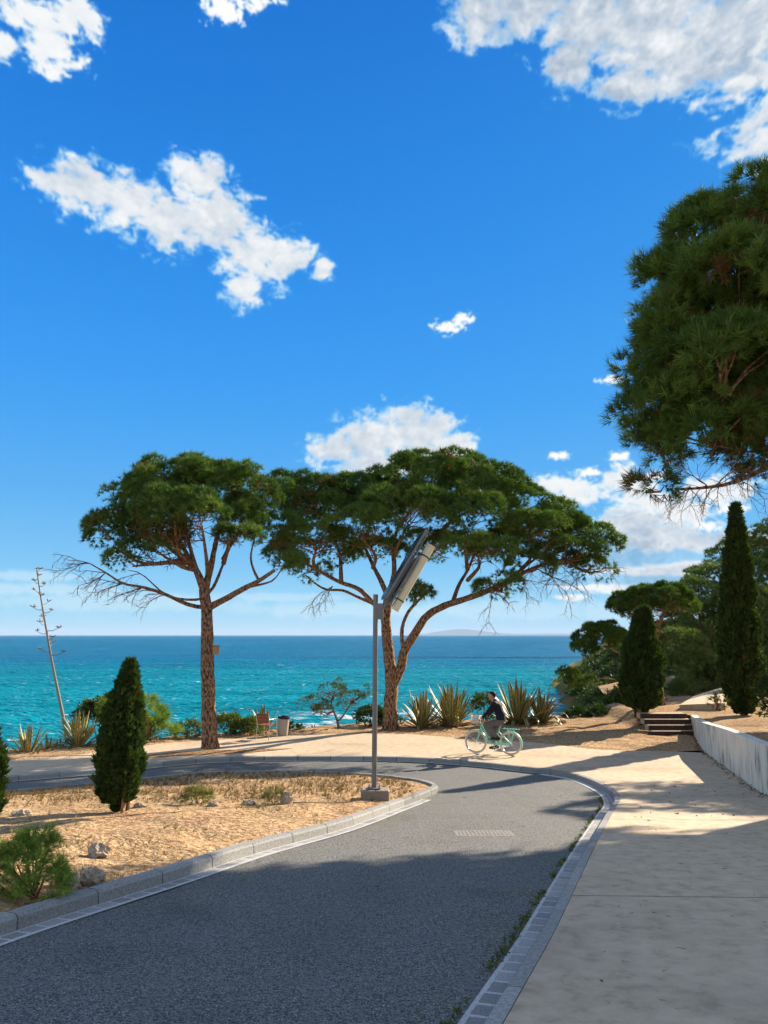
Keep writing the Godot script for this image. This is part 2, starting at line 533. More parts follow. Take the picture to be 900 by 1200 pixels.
# One pine: stems are [points, start radius, end radius]; pads are [centre, half sizes, where its limb leaves the stem (or null)]
func pine(called: String, label: String, group: String, base: Vector3, stems: Array, pads: Array, o: Dictionary) -> Node3D:
	var r := RandomNumberGenerator.new()
	r.seed = o.seed
	var t := thing(called, label, "tree", base, group)
	var first := true
	for s in stems:
		var mb := MB.new()
		var pts := []
		for p in s[0]:
			pts.append(p - base)
		if first:
			pts.insert(0, pts[0] + Vector3.DOWN * 0.25)
		var c := curve3(pts, o.get("step", 0.22))
		var rad := taper(c.size(), s[1], s[2])
		if first:
			for k in c.size():
				rad[k] += s[1] * 0.45 * exp(-maxf(c[k].y, 0.0) / 0.22)
		mb.tube(c, rad, 14 if first else 10, 0.09, r)
		part("trunk" if first else "limb", mb, M.bark, t)
		first = false
	var xf := []
	var cols := PackedColorArray()
	var tw := MB.new()
	var big: float = o.get("tuft", 1.0)
	var subr: float = o.get("sub", 0.45)
	var g0: Color = o.get("dark", Color(0.046, 0.104, 0.023))
	var g1: Color = o.get("light", Color(0.185, 0.265, 0.050))
	for pd in pads:
		var c: Vector3 = pd[0] - base
		var e: Vector3 = pd[1]
		if pd.size() > 2 and pd[2] != null:
			var a: Vector3 = pd[2] - base
			var b := c + Vector3(0, -e.y * 0.45, 0)
			var mid := a.lerp(b, 0.5) + rdir(r) * 0.12 * a.distance_to(b) + Vector3.DOWN * 0.06 * a.distance_to(b)
			var lb := MB.new()
			limb(lb, [a, mid, b], o.get("limb", 0.085), 0.03, r, 7)
			part("limb", lb, M.bark, t)
			for k in int(o.get("twigs", 7)):
				twigs(tw, mid.lerp(b, r.randf_range(0.1, 1.0)), Vector3(r.randf_range(-1, 1), 0.25, r.randf_range(-1, 1)), e.x * r.randf_range(0.5, 0.95), 0.022, 1, r, 0.03)
		var p := 1.6075
		var area := 4.0 * PI * pow((pow(e.x * e.y, p) + pow(e.x * e.z, p) + pow(e.y * e.z, p)) / 3.0, 1.0 / p)
		var subs := int(ceil(area * o.get("dens", 1.0) / (subr * subr * 3.0)))
		for q in subs:
			var dir := rdir(r)
			if dir.y < -0.3 and r.randf() < 0.75:
				dir.y = -dir.y
			var at := c + dir * e * r.randf_range(0.78, 1.0)
			if dir.y < -0.1:
				at.y = c.y + (at.y - c.y) * 0.6
			var sr := subr * r.randf_range(0.7, 1.25)
			var tone := r.randf()
			for k in int(o.get("per", 58)):
				var d2 := (rdir(r) + dir * 0.55 + Vector3.UP * 0.45).normalized()
				var at2 := at + d2 * Vector3(sr, sr * 0.72, sr) * r.randf_range(0.55, 1.0)
				xf.append(Transform3D(y_basis(d2 + Vector3.UP * 0.25 + rdir(r) * 0.45, r.randf() * TAU, big * r.randf_range(0.7, 1.15)), at2))
				var m := clampf(tone * 0.55 + r.randf() * 0.45, 0, 1)
				var cc := g0.lerp(g1, m)
				if tone < 0.02 and r.randf() < 0.6 or r.randf() < 0.01:
					cc = Color(0.17, 0.09, 0.032)
				cols.append(cc)
			if q % 3 == 0:
				tw.tube([c + Vector3(0, -e.y * 0.35, 0) + rdir(r) * 0.15, c.lerp(at, 0.55) + Vector3.DOWN * 0.08, at], [0.022, 0.014, 0.008], 4, 0.0, null, false)
	part("branchlets", tw, M.bark, t).set_meta("kind", "stuff")
	scatter("crown", o.get("mesh", M.tuft), M.needles, xf, cols, t).set_meta("kind", "stuff")
	return t

# columnar cypress: half widths at fractions of the height
func cypress(called: String, label: String, group: String, base: Vector3, height: float, prof: Array, o: Dictionary) -> Node3D:
	var r := RandomNumberGenerator.new()
	r.seed = o.seed
	var t := thing(called, label, "tree", base, group)
	var lean: Vector3 = o.get("lean", Vector3.ZERO)
	var mb := MB.new()
	for k in int(o.get("stems", 1)):
		var off := Vector3(r.randf_range(-1, 1), 0, r.randf_range(-1, 1)) * (0.0 if k == 0 else 0.12)
		limb(mb, [off + Vector3.DOWN * 0.15, off * 1.3 + Vector3.UP * height * 0.25, lean * 0.6 + Vector3.UP * height * 0.75], o.get("stem", 0.07), 0.015, r, 7)
	part("trunk", mb, M.bark, t)
	var xf := []
	var cols := PackedColorArray()
	var lumps := FastNoiseLite.new()
	lumps.seed = o.seed
	lumps.frequency = 1.0
	lumps.fractal_octaves = 3
	var count: int = o.count
	var g0: Color = o.get("dark", Color(0.036, 0.066, 0.020))
	var g1: Color = o.get("light", Color(0.085, 0.130, 0.032))
	var placed := 0
	var widest := 0.0
	for p in prof:
		widest = maxf(widest, p[1])
	while placed < count:
		var f := r.randf()
		var rad := 0.0
		for k in prof.size() - 1:
			if f >= prof[k][0] and f <= prof[k + 1][0]:
				rad = lerpf(prof[k][1], prof[k + 1][1], smoothstep(0, 1, (f - prof[k][0]) / (prof[k + 1][0] - prof[k][0])))
		if r.randf() > (rad + 0.04) / (widest + 0.04):
			continue
		var a := r.randf() * TAU
		var out := Vector3(cos(a), 0, sin(a))
		var s: float = o.get("lump", 3.0)
		var lump := 1.0 + 0.52 * lumps.get_noise_3d(out.x * s * 0.45, f * height * s * 0.28, out.z * s * 0.45) + 0.40 * lumps.get_noise_3d(out.x * s * 1.9 + 9.0, f * height * s * 0.55, out.z * s * 1.9)
		var depth := sqrt(r.randf_range(0.42, 1.0)) if r.randf() < 0.45 else r.randf_range(0.9, 1.05)
		var at := out * rad * lump * depth + Vector3.UP * f * height + lean * f * f
		var d := (out * 0.55 + Vector3.UP * 1.0 + rdir(r) * 0.35).normalized()
		xf.append(Transform3D(y_basis(d, r.randf() * TAU, o.get("tuft", 1.0) * r.randf_range(0.7, 1.25)), at))
		var m := r.randf()
		cols.append(g0.lerp(g1, m) if r.randf() > 0.02 else Color(0.12, 0.08, 0.03))
		placed += 1
	scatter("crown", M.spray, M.needles, xf, cols, t).set_meta("kind", "stuff")
	return t

# shrub from rounded masses [centre offset, half sizes]
func shrub(called: String, label: String, group: String, base: Vector3, masses: Array, o: Dictionary) -> Node3D:
	var r := RandomNumberGenerator.new()
	r.seed = o.seed
	var t := thing(called, label, o.get("category", "shrub"), base, group)
	var st := MB.new()
	var xf := []
	var cols := PackedColorArray()
	var g0: Color = o.dark
	var g1: Color = o.light
	for m in masses:
		var c: Vector3 = m[0]
		var e: Vector3 = m[1]
		for k in int(o.get("stems", 5)):
			var d := rdir(r)
			d.y = absf(d.y)
			limb(st, [Vector3(r.randf_range(-0.08, 0.08), -0.1, r.randf_range(-0.08, 0.08)), c * Vector3(0.5, 0.35, 0.5) + d * e * 0.25, c + d * e * 0.7], 0.028 * o.get("thick", 1.0), 0.006, r, 5, 0.05, 0.25)
		for q in int(e.x * e.z * 22.0 * o.get("dens", 1.0)) + 6:
			var dir := rdir(r)
			if dir.y < -0.15 and r.randf() < 0.7:
				dir.y = -dir.y
			var at := c + dir * e * r.randf_range(0.6, 0.95)
			var sr: float = o.get("sub", 0.16) * r.randf_range(0.6, 1.4)
			var tone := r.randf()
			for k in int(o.get("per", 16)):
				var d2 := (rdir(r) + dir * 0.6 + Vector3.UP * 0.35).normalized()
				xf.append(Transform3D(y_basis(d2 + rdir(r) * 0.4, r.randf() * TAU, o.get("size", 1.0) * r.randf_range(0.6, 1.25)), at + d2 * sr * r.randf_range(0.4, 1.1)))
				cols.append(g0.lerp(g1, clampf(tone * 0.6 + r.randf() * 0.4, 0, 1)))
	part("stems", st, M.bark, t)
	scatter("foliage", o.mesh, M.needles, xf, cols, t).set_meta("kind", "stuff")
	return t

func agave_leaf(bend: float, width: float, sd: int, dead := false) -> ArrayMesh:
	var r := RandomNumberGenerator.new()
	r.seed = sd
	var mb := MB.new()
	var seg := 9
	var rows := []
	var p := Vector3.ZERO
	var ang := 0.0
	var mid := Color(0.072, 0.112, 0.042) if not dead else Color(0.28, 0.19, 0.09)
	var edge := Color(0.58, 0.46, 0.16) if not dead else Color(0.36, 0.27, 0.14)
	for k in seg + 1:
		var f := float(k) / seg
		ang = bend * f * f * (1.0 + (1.6 * maxf(0.0, f - 0.55) if bend > 0.9 else 0.0))
		var along := Vector3(0, cos(ang), sin(ang))
		if k > 0:
			p += along / seg
		var up := Vector3(0, -sin(ang), cos(ang)) * -1.0
		var w := width * (0.62 + 0.75 * f) if f < 0.5 else width * 0.995 * (1.0 - pow((f - 0.5) / 0.5, 1.7)) + 0.004
		var th := width * 0.30 * (1.0 - f) + 0.004
		var row := []
		# across: margin, stripe, channel, stripe, margin, then the rounded back
		for q in [[-1.0, 0.35, edge], [-0.60, 0.12, edge], [-0.42, 0.06, mid], [0.0, -0.10, mid.lerp(edge, 0.2)], [0.42, 0.06, mid], [0.60, 0.12, edge], [1.0, 0.35, edge], [0.55, -0.45, edge], [0.0, -0.9, mid], [-0.55, -0.45, edge]]:
			var pos: Vector3 = p + Vector3.RIGHT * w * q[0] + up * (w * 0.5 * q[1] if q[1] > 0 else th * q[1])
			var nn: Vector3 = (up * (1.0 if q[1] > -0.2 else -1.0) + Vector3.RIGHT * q[0] * 0.35).normalized()
			row.append(mb.vert(pos, nn, q[2]))
		rows.append(row)
	for k in seg:
		for q in 10:
			mb.quad(rows[k][q], rows[k][(q + 1) % 10], rows[k + 1][(q + 1) % 10], rows[k + 1][q])
	return mb.mesh()

func agave(label: String, base: Vector3, size: float, leaves: int, sd: int, droop := 0.16) -> Node3D:
	var r := RandomNumberGenerator.new()
	r.seed = sd
	var t := thing("agave", label, "agave", base, "agaves along the sea edge")
	leaves = int(leaves * 1.45)
	for k in leaves:
		var f := (k + 0.5) / leaves
		var a := k * 2.39996 + r.randf_range(-0.25, 0.25)
		var tilt := lerpf(0.06, 1.32, pow(f, 0.92)) + r.randf_range(-0.16, 0.16)
		var kind := 0
		if f > 0.45 and r.randf() < droop * 2.0:
			kind = 2 + r.randi() % 2
		elif r.randf() < 0.4:
			kind = 1
		if f > 0.9 and r.randf() < 0.5:
			kind = 4
		var s := size * r.randf_range(0.82, 1.1) * lerpf(1.05, 0.8, f)
		var bs := Basis(Vector3.UP, a) * Basis(Vector3.RIGHT, tilt) * Basis.from_scale(Vector3(s, s, s))
		part_mesh("leaf", M.agave[kind], M.agave_skin, t, Transform3D(bs, Basis(Vector3.UP, a) * Vector3(0, 0.02, 0.05 * size)))
	var mb := MB.new()
	mb.lathe(Vector3(0, -0.1, 0), [Vector2(0.16 * size, 0), Vector2(0.13 * size, 0.2 * size), Vector2(0.04 * size, 0.34 * size), Vector2(0.0, 0.36 * size)], 10)
	part("stump", mb, M.bark, t)
	return t

func rock(called: String, label: String, at: Vector3, size: Vector3, sd: int) -> void:
	var f := FastNoiseLite.new()
	f.seed = sd
	f.frequency = 0.9
	f.fractal_octaves = 4
	var mb := MB.new()
	mb.smooth = false
	var seg := 22
	var rows := []
	for a in seg / 2 + 1:
		var row := []
		for b in seg + 1:
			var el := PI * a / (seg / 2) - PI / 2
			var az := TAU * (b % seg) / seg
			var d := Vector3(cos(el) * cos(az), sin(el), cos(el) * sin(az))
			var k := 1.0 + 0.55 * f.get_noise_3dv(d * 1.4) + 0.22 * f.get_noise_3dv(d * 4.0)
			k = snappedf(k, 0.06) * 0.5 + k * 0.5
			row.append(d * size * k)
		rows.append(row)
	for a in seg / 2:
		for b in seg:
			var tone := 0.85 + 0.25 * f.get_noise_2d(a * 9.0, b * 9.0)
			var cc := Color(tone, tone, tone)
			mb.flat_tri(rows[a][b], rows[a + 1][b], rows[a + 1][b + 1], cc)
			mb.flat_tri(rows[a][b], rows[a + 1][b + 1], rows[a][b + 1], cc)
	for k in mb.n.size():
		if mb.n[k].dot(mb.v[k]) < 0:
			mb.n[k] = -mb.n[k]
	var o := part(called, mb, M.rock)
	o.position = at
	tag(o, label, "rock", "pale rocks in the earth island")

# ---------------------------------------------------------------- kerbs and gutters
func kerb(root: Node, line: PackedVector2Array, width: float, length: float, mats: Array, side: float) -> void:
	# line runs along the foot of the road-side face; side = +1 when the stone lies to the right of travel
	var cu := Curve2D.new()
	for p in line:
		cu.add_point(p)
	var total := cu.get_baked_length()
	var count := int(total / length)
	for k in count:
		var mb := MB.new()
		var s0 := total * k / count + 0.008
		var s1 := total * (k + 1) / count - 0.008
		var rows := []
		var lift := rnd.randf_range(-0.004, 0.004)
		var sub := 5
		for q in sub + 1:
			var s := lerpf(s0, s1, float(q) / sub)
			var p := cu.sample_baked(s)
			var ta := (cu.sample_baked(minf(s + 0.12, total)) - cu.sample_baked(maxf(s - 0.12, 0.0))).normalized()
			var nr := Vector2(ta.y, -ta.x) * side
			var row := []
			var inward := Vector3(nr.x, 0, -nr.y)
			for e in [[0.0, -0.06, -inward], [0.006, KERB - 0.030, -inward], [0.006, KERB - 0.030, -inward + Vector3.UP * 0.5], [0.030, KERB, Vector3.UP], [width - 0.008, KERB + 0.003, Vector3.UP], [width - 0.008, KERB + 0.003, inward], [width, -0.06, inward]]:
				var w: Vector2 = p + nr * e[0]
				row.append(mb.vert(Vector3(w.x, lvl(p.y) + e[1] + lift, -w.y), e[2].normalized()))
			rows.append(row)
		for q in sub:
			for e in 6:
				mb.quad(rows[q][e], rows[q][e + 1], rows[q + 1][e + 1], rows[q + 1][e])
		for q in [0, sub]:
			var ta2: Vector3 = (mb.v[rows[1][0]] - mb.v[rows[0][0]]).normalized() * (-1.0 if q == 0 else 1.0)
			var ids := []
			for e in [0, 1, 3, 4, 6]:
				ids.append(mb.vert(mb.v[rows[q][e]], ta2))
			for e in range(1, 4):
				mb.tri(ids[0], ids[e], ids[e + 1])
		part("kerb_stone", mb, mats[rnd.randi() % mats.size()], root)

func gutter(root: Node, line: PackedVector2Array, from: float, to: float, width: float, length: float, mats: Array, side: float) -> void:
	var cu := Curve2D.new()
	for p in line:
		cu.add_point(p)
	var s := from
	while s < to:
		var l := length * rnd.randf_range(0.86, 1.1)
		var p := cu.sample_baked(s + l * 0.5)
		var ta := (cu.sample_baked(s + l) - cu.sample_baked(s)).normalized()
		var nr := Vector2(ta.y, -ta.x) * side
		var c := p - nr * (width * 0.5 + 0.012)
		var slope := atan((lvl(p.y + 0.1) - lvl(p.y - 0.1)) / 0.2)
		var fw := Vector3(ta.x, tan(slope) * ta.y, -ta.y).normalized()
		var rt := Vector3(nr.x, tan(slope) * nr.y, -nr.y).normalized()
		var up := rt.cross(fw).normalized()
		if up.y < 0.0:
			up = -up
		var mb := MB.new()
		mb.box(Vector3.ZERO, Vector3(width - 0.04 + rnd.randf_range(-0.012, 0.008), 0.05, l - 0.032), 0.006)
		var o := part("paver", mb, mats[rnd.randi() % mats.size()], root)
		o.transform = Transform3D(Basis(rt, up, rt.cross(up)) * Basis(Vector3.UP, rnd.randf_range(-0.03, 0.03)), Vector3(c.x, lvl(c.y) - 0.0195 + rnd.randf_range(-0.0015, 0.0015), -c.y))
		s += l

func band(line: PackedVector2Array, from: int, to: int, a: float, b: float, y: float, side: float) -> MB:
	var mb := MB.new()
	var last := []
	for k in range(from, min(to, line.size())):
		var t := (line[min(k + 1, line.size() - 1)] - line[max(k - 1, 0)]).normalized()
		var nr := Vector2(t.y, -t.x) * side
		var p := line[k] + nr * a
		var q := line[k] + nr * b
		var row := [mb.vert(Vector3(p.x, lvl(p.y) + y, -p.y), Vector3.UP), mb.vert(Vector3(q.x, lvl(q.y) + y, -q.y), Vector3.UP)]
		if last.size():
			mb.quad(last[0], last[1], row[1], row[0])
		last = row
	return mb

# ---------------------------------------------------------------- rounded bodies: smooth union of tapered bones, meshed as surface nets
func body_field(bones: Array, cell: float, k: float, cut, colour: Callable) -> MB:
	var lo := Vector3(1e9, 1e9, 1e9)
	var hi := -lo
	for b in bones:
		for e in 2:
			var rr := Vector3.ONE * (maxf(b[2], b[3]) + k + cell * 3.0)
			lo = lo.min(b[e] - rr)
			hi = hi.max(b[e] + rr)
	var nx := int((hi.x - lo.x) / cell) + 2
	var ny := int((hi.y - lo.y) / cell) + 2
	var nn := int((hi.z - lo.z) / cell) + 2
	var f := PackedFloat32Array()
	f.resize(nx * ny * nn)
	f.fill(1.0)
	for b in bones:
		var a: Vector3 = b[0]
		var ab: Vector3 = b[1] - a
		var len2 := maxf(ab.length_squared(), 1e-9)
		var pad: Vector3 = Vector3.ONE * (maxf(b[2], b[3]) + k + cell * 2.5)
		var p0: Vector3 = (a.min(b[1]) - pad - lo) / cell
		var p1: Vector3 = (a.max(b[1]) + pad - lo) / cell
		for ix in range(max(0, int(p0.x)), min(nx - 1, int(p1.x)) + 1):
			for iy in range(max(0, int(p0.y)), min(ny - 1, int(p1.y)) + 1):
				for iz in range(max(0, int(p0.z)), min(nn - 1, int(p1.z)) + 1):
					var p := lo + Vector3(ix, iy, iz) * cell
					var h := clampf((p - a).dot(ab) / len2, 0.0, 1.0)
					var d: float = (p - a - ab * h).length() - lerpf(b[2], b[3], h)
					var at := (ix * ny + iy) * nn + iz
					var o := f[at]
					var q := maxf(k - absf(o - d), 0.0) / k
					f[at] = minf(o, d) - q * q * k * 0.25
	if cut != null:
		for ix in nx:
			for iy in ny:
				for iz in nn:
					var at := (ix * ny + iy) * nn + iz
					if f[at] < 0.2:
						f[at] = maxf(f[at], cut.call(lo + Vector3(ix, iy, iz) * cell))
	var mb := MB.new()
	var ids := PackedInt32Array()
	ids.resize(nx * ny * nn)
	ids.fill(-1)
	for ix in nx - 1:
		for iy in ny - 1:
			for iz in nn - 1:
				var at := (ix * ny + iy) * nn + iz
				var mask := 0
				var vals := [f[at], f[at + 1], f[at + nn], f[at + nn + 1], f[at + ny * nn], f[at + ny * nn + 1], f[at + ny * nn + nn], f[at + ny * nn + nn + 1]]
				for q in 8:
					if vals[q] < 0.0:
						mask |= 1 << q
				if mask == 0 or mask == 255:
					continue
				var sum := Vector3.ZERO
				var cnt := 0
				for e in [[0, 1], [2, 3], [4, 5], [6, 7], [0, 2], [1, 3], [4, 6], [5, 7], [0, 4], [1, 5], [2, 6], [3, 7]]:
					var va: float = vals[e[0]]
					var vb: float = vals[e[1]]
					if (va < 0.0) != (vb < 0.0):
						var h := va / (va - vb)
						var c0 := Vector3(e[0] >> 2, (e[0] >> 1) & 1, e[0] & 1)
						var c1 := Vector3(e[1] >> 2, (e[1] >> 1) & 1, e[1] & 1)
						sum += c0.lerp(c1, h)
						cnt += 1
				var g := Vector3(vals[4] + vals[5] + vals[6] + vals[7] - vals[0] - vals[1] - vals[2] - vals[3], vals[2] + vals[3] + vals[6] + vals[7] - vals[0] - vals[1] - vals[4] - vals[5], vals[1] + vals[3] + vals[5] + vals[7] - vals[0] - vals[2] - vals[4] - vals[6])
				var p := lo + (Vector3(ix, iy, iz) + sum / cnt) * cell
				ids[at] = mb.vert(p, g.normalized(), colour.call(p))
	for ix in range(1, nx - 1):
		for iy in range(1, ny - 1):
			for iz in range(1, nn - 1):
				var at := (ix * ny + iy) * nn + iz
				var inside := f[at] < 0.0
				if inside != (f[at + 1] < 0.0):
					face4(mb, ids, at, at - nn, at - nn - ny * nn, at - ny * nn)
				if inside != (f[at + nn] < 0.0):
					face4(mb, ids, at, at - 1, at - 1 - ny * nn, at - ny * nn)
				if inside != (f[at + ny * nn] < 0.0):
					face4(mb, ids, at, at - 1, at - 1 - nn, at - nn)
	return mb

func face4(mb: MB, ids: PackedInt32Array, a: int, b: int, c: int, d: int) -> void:
	if ids[a] >= 0 and ids[b] >= 0 and ids[c] >= 0 and ids[d] >= 0:
		mb.quad(ids[a], ids[b], ids[c], ids[d])

func bar(mb: MB, a: Vector3, b: Vector3, r: float, sides := 8) -> void:
	mb.tube([a, a.lerp(b, 0.5), b], [r, r, r], sides)

# ---------------------------------------------------------------- the scene
var kerb_line: PackedVector2Array
var isle_line: PackedVector2Array
var wall_line: PackedVector2Array
var walk: PackedVector2Array

func _ready() -> void:
	var cam := Camera3D.new()
	cam.name = "camera"
	cam.position = Vector3(0, 1.6, 0)
	cam.rotation_degrees = Vector3(9.1, 0, 0)
	cam.fov = 67.3
	cam.near = 0.05
	cam.far = 150000.0
	add_child(cam)
	cam.current = true
	var exposure := 2.3
	var env := Environment.new()
	env.background_mode = Environment.BG_SKY
	var sky := Sky.new()
	var sm := PanoramaSkyMaterial.new()
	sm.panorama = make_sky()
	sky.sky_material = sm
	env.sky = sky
	env.background_energy_multiplier = 1.0 / exposure
	env.tonemap_mode = Environment.TONE_MAPPER_LINEAR
	env.tonemap_exposure = exposure
	env.fog_enabled = true
	env.fog_density = 0.00002
	env.fog_light_color = Color(0.80, 0.90, 1.0)
	env.sdfgi_enabled = true
	env.ssao_enabled = true
	env.ssil_enabled = true
	var we := WorldEnvironment.new()
	we.name = "world_environment"
	we.environment = env
	add_child(we)
	var sun := DirectionalLight3D.new()
	sun.name = "sun"
	sun.light_energy = 1.6
	sun.light_color = Color(1.0, 0.945, 0.86)
	sun.light_angular_distance = 0.5
	sun.shadow_enabled = true
	add_child(sun)
	var az := deg_to_rad(SUN_AZ)
	var el := deg_to_rad(SUN_EL)
	sun.look_at_from_position(Vector3(sin(az) * cos(el), sin(el), -cos(az) * cos(el)) * 60.0, Vector3.ZERO)
	rnd.seed = 4
	nz.seed = 3
	nz.frequency = 0.35
	nz.fractal_octaves = 4
	nz2.seed = 8
	nz2.frequency = 0.08
	nz2.fractal_octaves = 3
	make_materials()
	make_ground()
	make_kerbs()
	make_wall_and_stairs()
	make_sea_and_hills()
	make_pines()
	make_cypresses()
	make_agaves()
	make_shrubs()
	make_lamp()
	make_bicycle_and_rider()
	make_chair_and_bin()
	make_small_things()

func make_materials() -> void:
	var S := FastNoiseLite.TYPE_SIMPLEX_SMOOTH
	var C := FastNoiseLite.TYPE_CELLULAR
	var asph := noise_tex(C, 0.11, 1, 1024, [[0.0, grey(0.025)], [0.25, lin(0.085, 0.082, 0.076)], [0.5, lin(0.155, 0.15, 0.135)], [0.75, lin(0.195, 0.188, 0.17)], [0.93, lin(0.26, 0.25, 0.22)], [1.0, grey(0.42)]], 3)
	var grit := noise_tex(S, 0.09, 4, 1024, [], 9)
	M.asphalt = mat(Color.WHITE, 0.82, asph, grit, 0.7, 1.05)
	M.asphalt.metallic_specular = 0.4
	var conc := noise_tex(S, 0.012, 6, 1024, [[0.18, lin(0.43, 0.315, 0.205)], [0.40, lin(0.52, 0.39, 0.255)], [0.62, lin(0.56, 0.425, 0.28)], [0.85, lin(0.60, 0.465, 0.315)]], 21, 0.68)
	var fine := noise_tex(S, 0.05, 5, 1024, [], 17, 0.6)
	M.paving = mat(Color.WHITE, 0.85, conc, fine, 0.5, 0.28)
	M.kerb = []
	M.paver = []
	var stone := noise_tex(S, 0.04, 5, 512, [[0.2, grey(0.62)], [0.5, grey(0.85)], [0.8, grey(1.0)]], 31, 0.65)
	for k in 4:
		var t: float = 0.30 + 0.035 * k
		M.kerb.append(mat(lin(t, t * 0.955, t * 0.87), 0.85, stone, fine, 0.35, 1.2))
		var u: float = 0.33 + 0.05 * k
		M.paver.append(mat(lin(u, u * 0.95, u * 0.90), 0.85, stone, fine, 0.4, 2.3))
	M.mortar = mat(lin(0.66, 0.645, 0.62), 0.85, stone, fine, 0.5, 1.9)
	var soil := noise_tex(S, 0.02, 6, 1024, [[0.2, lin(0.20, 0.115, 0.06)], [0.42, lin(0.41, 0.26, 0.14)], [0.6, lin(0.52, 0.35, 0.195)], [0.85, lin(0.66, 0.48, 0.29)]], 41, 0.72)
	var lumps := noise_tex(S, 0.025, 6, 1024, [], 44, 0.68)
	M.earth = mat(Color.WHITE, 0.95, soil, lumps, 4.0, 0.35)
	M.earth.metallic_specular = 0.1
	var bark_t := noise_tex(S, 0.022, 5, 512, [[0.25, lin(0.06, 0.030, 0.018)], [0.40, lin(0.27, 0.14, 0.078)], [0.6, lin(0.45, 0.26, 0.15)], [0.85, lin(0.56, 0.37, 0.23)]], 51, 0.6)
	var bark_b := noise_tex(S, 0.022, 5, 512, [], 51, 0.6)
	M.bark = mat(Color.WHITE, 0.9, bark_t, bark_b, 9.0, 1.0, false)
	M.bark.uv1_scale = Vector3(1.15, 0.5, 1.15)
	M.bark.metallic_specular = 0.15
	M.bark_pale = mat(lin(0.30, 0.24, 0.17), 0.85)
	M.needle_pair = needle_tuft(2, 0.075, 0.0035, 0.25, 0.0, 18)
	M.block = mat(lin(0.36, 0.29, 0.21), 0.9, stone, fine, 0.6, 1.2)
	M.single_leaf = leaf_spray(1, 0.09, 0.03, 0.4, 0.0, 15)
	M.needles = mat(Color.WHITE, 0.6)
	M.needles.metallic_specular = 0.25
	M.needles.backlight_enabled = true
	M.needles.backlight = lin(0.36, 0.44, 0.13)
	M.tuft = needle_tuft(15, 0.185, 0.022, 1.2, 0.11, 2)
	M.tuft_fine = needle_tuft(22, 0.22, 0.015, 1.05, 0.14, 7)
	M.tuft_small = needle_tuft(16, 0.13, 0.010, 1.0, 0.10, 12)
	M.spray = leaf_spray(7, 0.15, 0.040, 0.55, 0.05, 4)
	M.leaves = leaf_spray(7, 0.10, 0.045, 1.1, 0.12, 5)
	M.blade = needle_tuft(9, 0.22, 0.012, 0.75, 0.01, 6)
	M.rock = mat(lin(0.62, 0.50, 0.36), 0.92, stone, lumps, 1.5, 1.1)
	M.wall = mat(Color.WHITE, 0.88, noise_tex(S, 0.016, 5, 1024, [[0.16, lin(0.32, 0.28, 0.225)], [0.28, lin(0.56, 0.515, 0.43)], [0.42, lin(0.69, 0.635, 0.535)], [0.8, lin(0.75, 0.695, 0.595)]], 61, 0.55), fine, 0.5, 1.0)
	M.wall.uv1_scale = Vector3(0.15, 0.045, 0.15)
	M.steel = mat(lin(0.24, 0.235, 0.225), 0.45, stone, null, 0.0, 2.0)
	M.steel.metallic = 0.4
	M.dark = mat(lin(0.018, 0.018, 0.02), 0.5)
	M.iron = mat(lin(0.30, 0.27, 0.235), 0.7, stone, fine, 0.3, 3.0)
	M.iron.metallic = 0.3
	M.agave_skin = mat(Color.WHITE, 0.5, stone, null, 0.0, 1.5, false)
	M.agave = [agave_leaf(-0.10, 0.050, 1), agave_leaf(0.40, 0.052, 2), agave_leaf(1.5, 0.048, 3), agave_leaf(2.1, 0.044, 4), agave_leaf(1.2, 0.05, 5, true)]

# ---------------------------------------------------------------- ground
func paving_h(x: float, d: float) -> float: return lvl(d) + KERB
func road_h(x: float, d: float) -> float:
	return lvl(d) + 0.012 * nz2.get_noise_2d(x * 3.0, d * 3.0) - 0.008
func tint(x: float, d: float) -> Color:
	var t := 1.0 + 0.16 * nz2.get_noise_2d(x * 2.2, d * 2.2) + 0.12 * nz.get_noise_2d(x * 2.0, d * 2.0) - 0.16 * smoothstep(0.2, 0.4, nz.get_noise_2d(x * 0.8 + 90.0, d * 1.6))
	return Color(t, t, t * (1.0 + 0.05 * nz.get_noise_2d(x + 40.0, d)))
func road_tint(x: float, d: float) -> Color:
	# wheel tracks polished by traffic, old oil, and sand that has blown against the kerbs
	var p := Vector2(x, d)
	var a := 99.0
	var b := 99.0
	for k in range(0, kerb_line.size(), 2):
		a = minf(a, p.distance_squared_to(kerb_line[k]))
	for k in range(0, isle_line.size(), 2):
		b = minf(b, p.distance_squared_to(isle_line[k]))
	a = sqrt(a)
	b = sqrt(b)
	var n := nz.get_noise_2d(x * 2.4, d * 2.4)
	var track := exp(-pow((a - 1.05 - 0.15 * n) / 0.28, 2.0)) + exp(-pow((a - 2.65 - 0.15 * n) / 0.28, 2.0))
	var t := 0.97 + 0.16 * nz2.get_noise_2d(x * 3.0, d * 1.6 + 60.0) + 0.14 * n + 0.13 * track - 0.22 * smoothstep(0.22, 0.45, nz.get_noise_2d(x * 1.1 + 33.0, d * 1.1))
	var sand := smoothstep(0.55, 0.12, minf(a, b) - 0.2 + 0.5 * nz.get_noise_2d(x * 3.0 + 5.0, d * 3.0)) * 0.55
	return Color(t, t * 0.995, t * 0.975).lerp(Color(2.0, 1.55, 1.05), sand * 0.5)
func isle_edge(x: float, d: float) -> float:
	var best := 99.0
	var p := Vector2(x, d)
	for k in range(0, isle_line.size(), 2):
		best = minf(best, p.distance_squared_to(isle_line[k]))
	return sqrt(best)
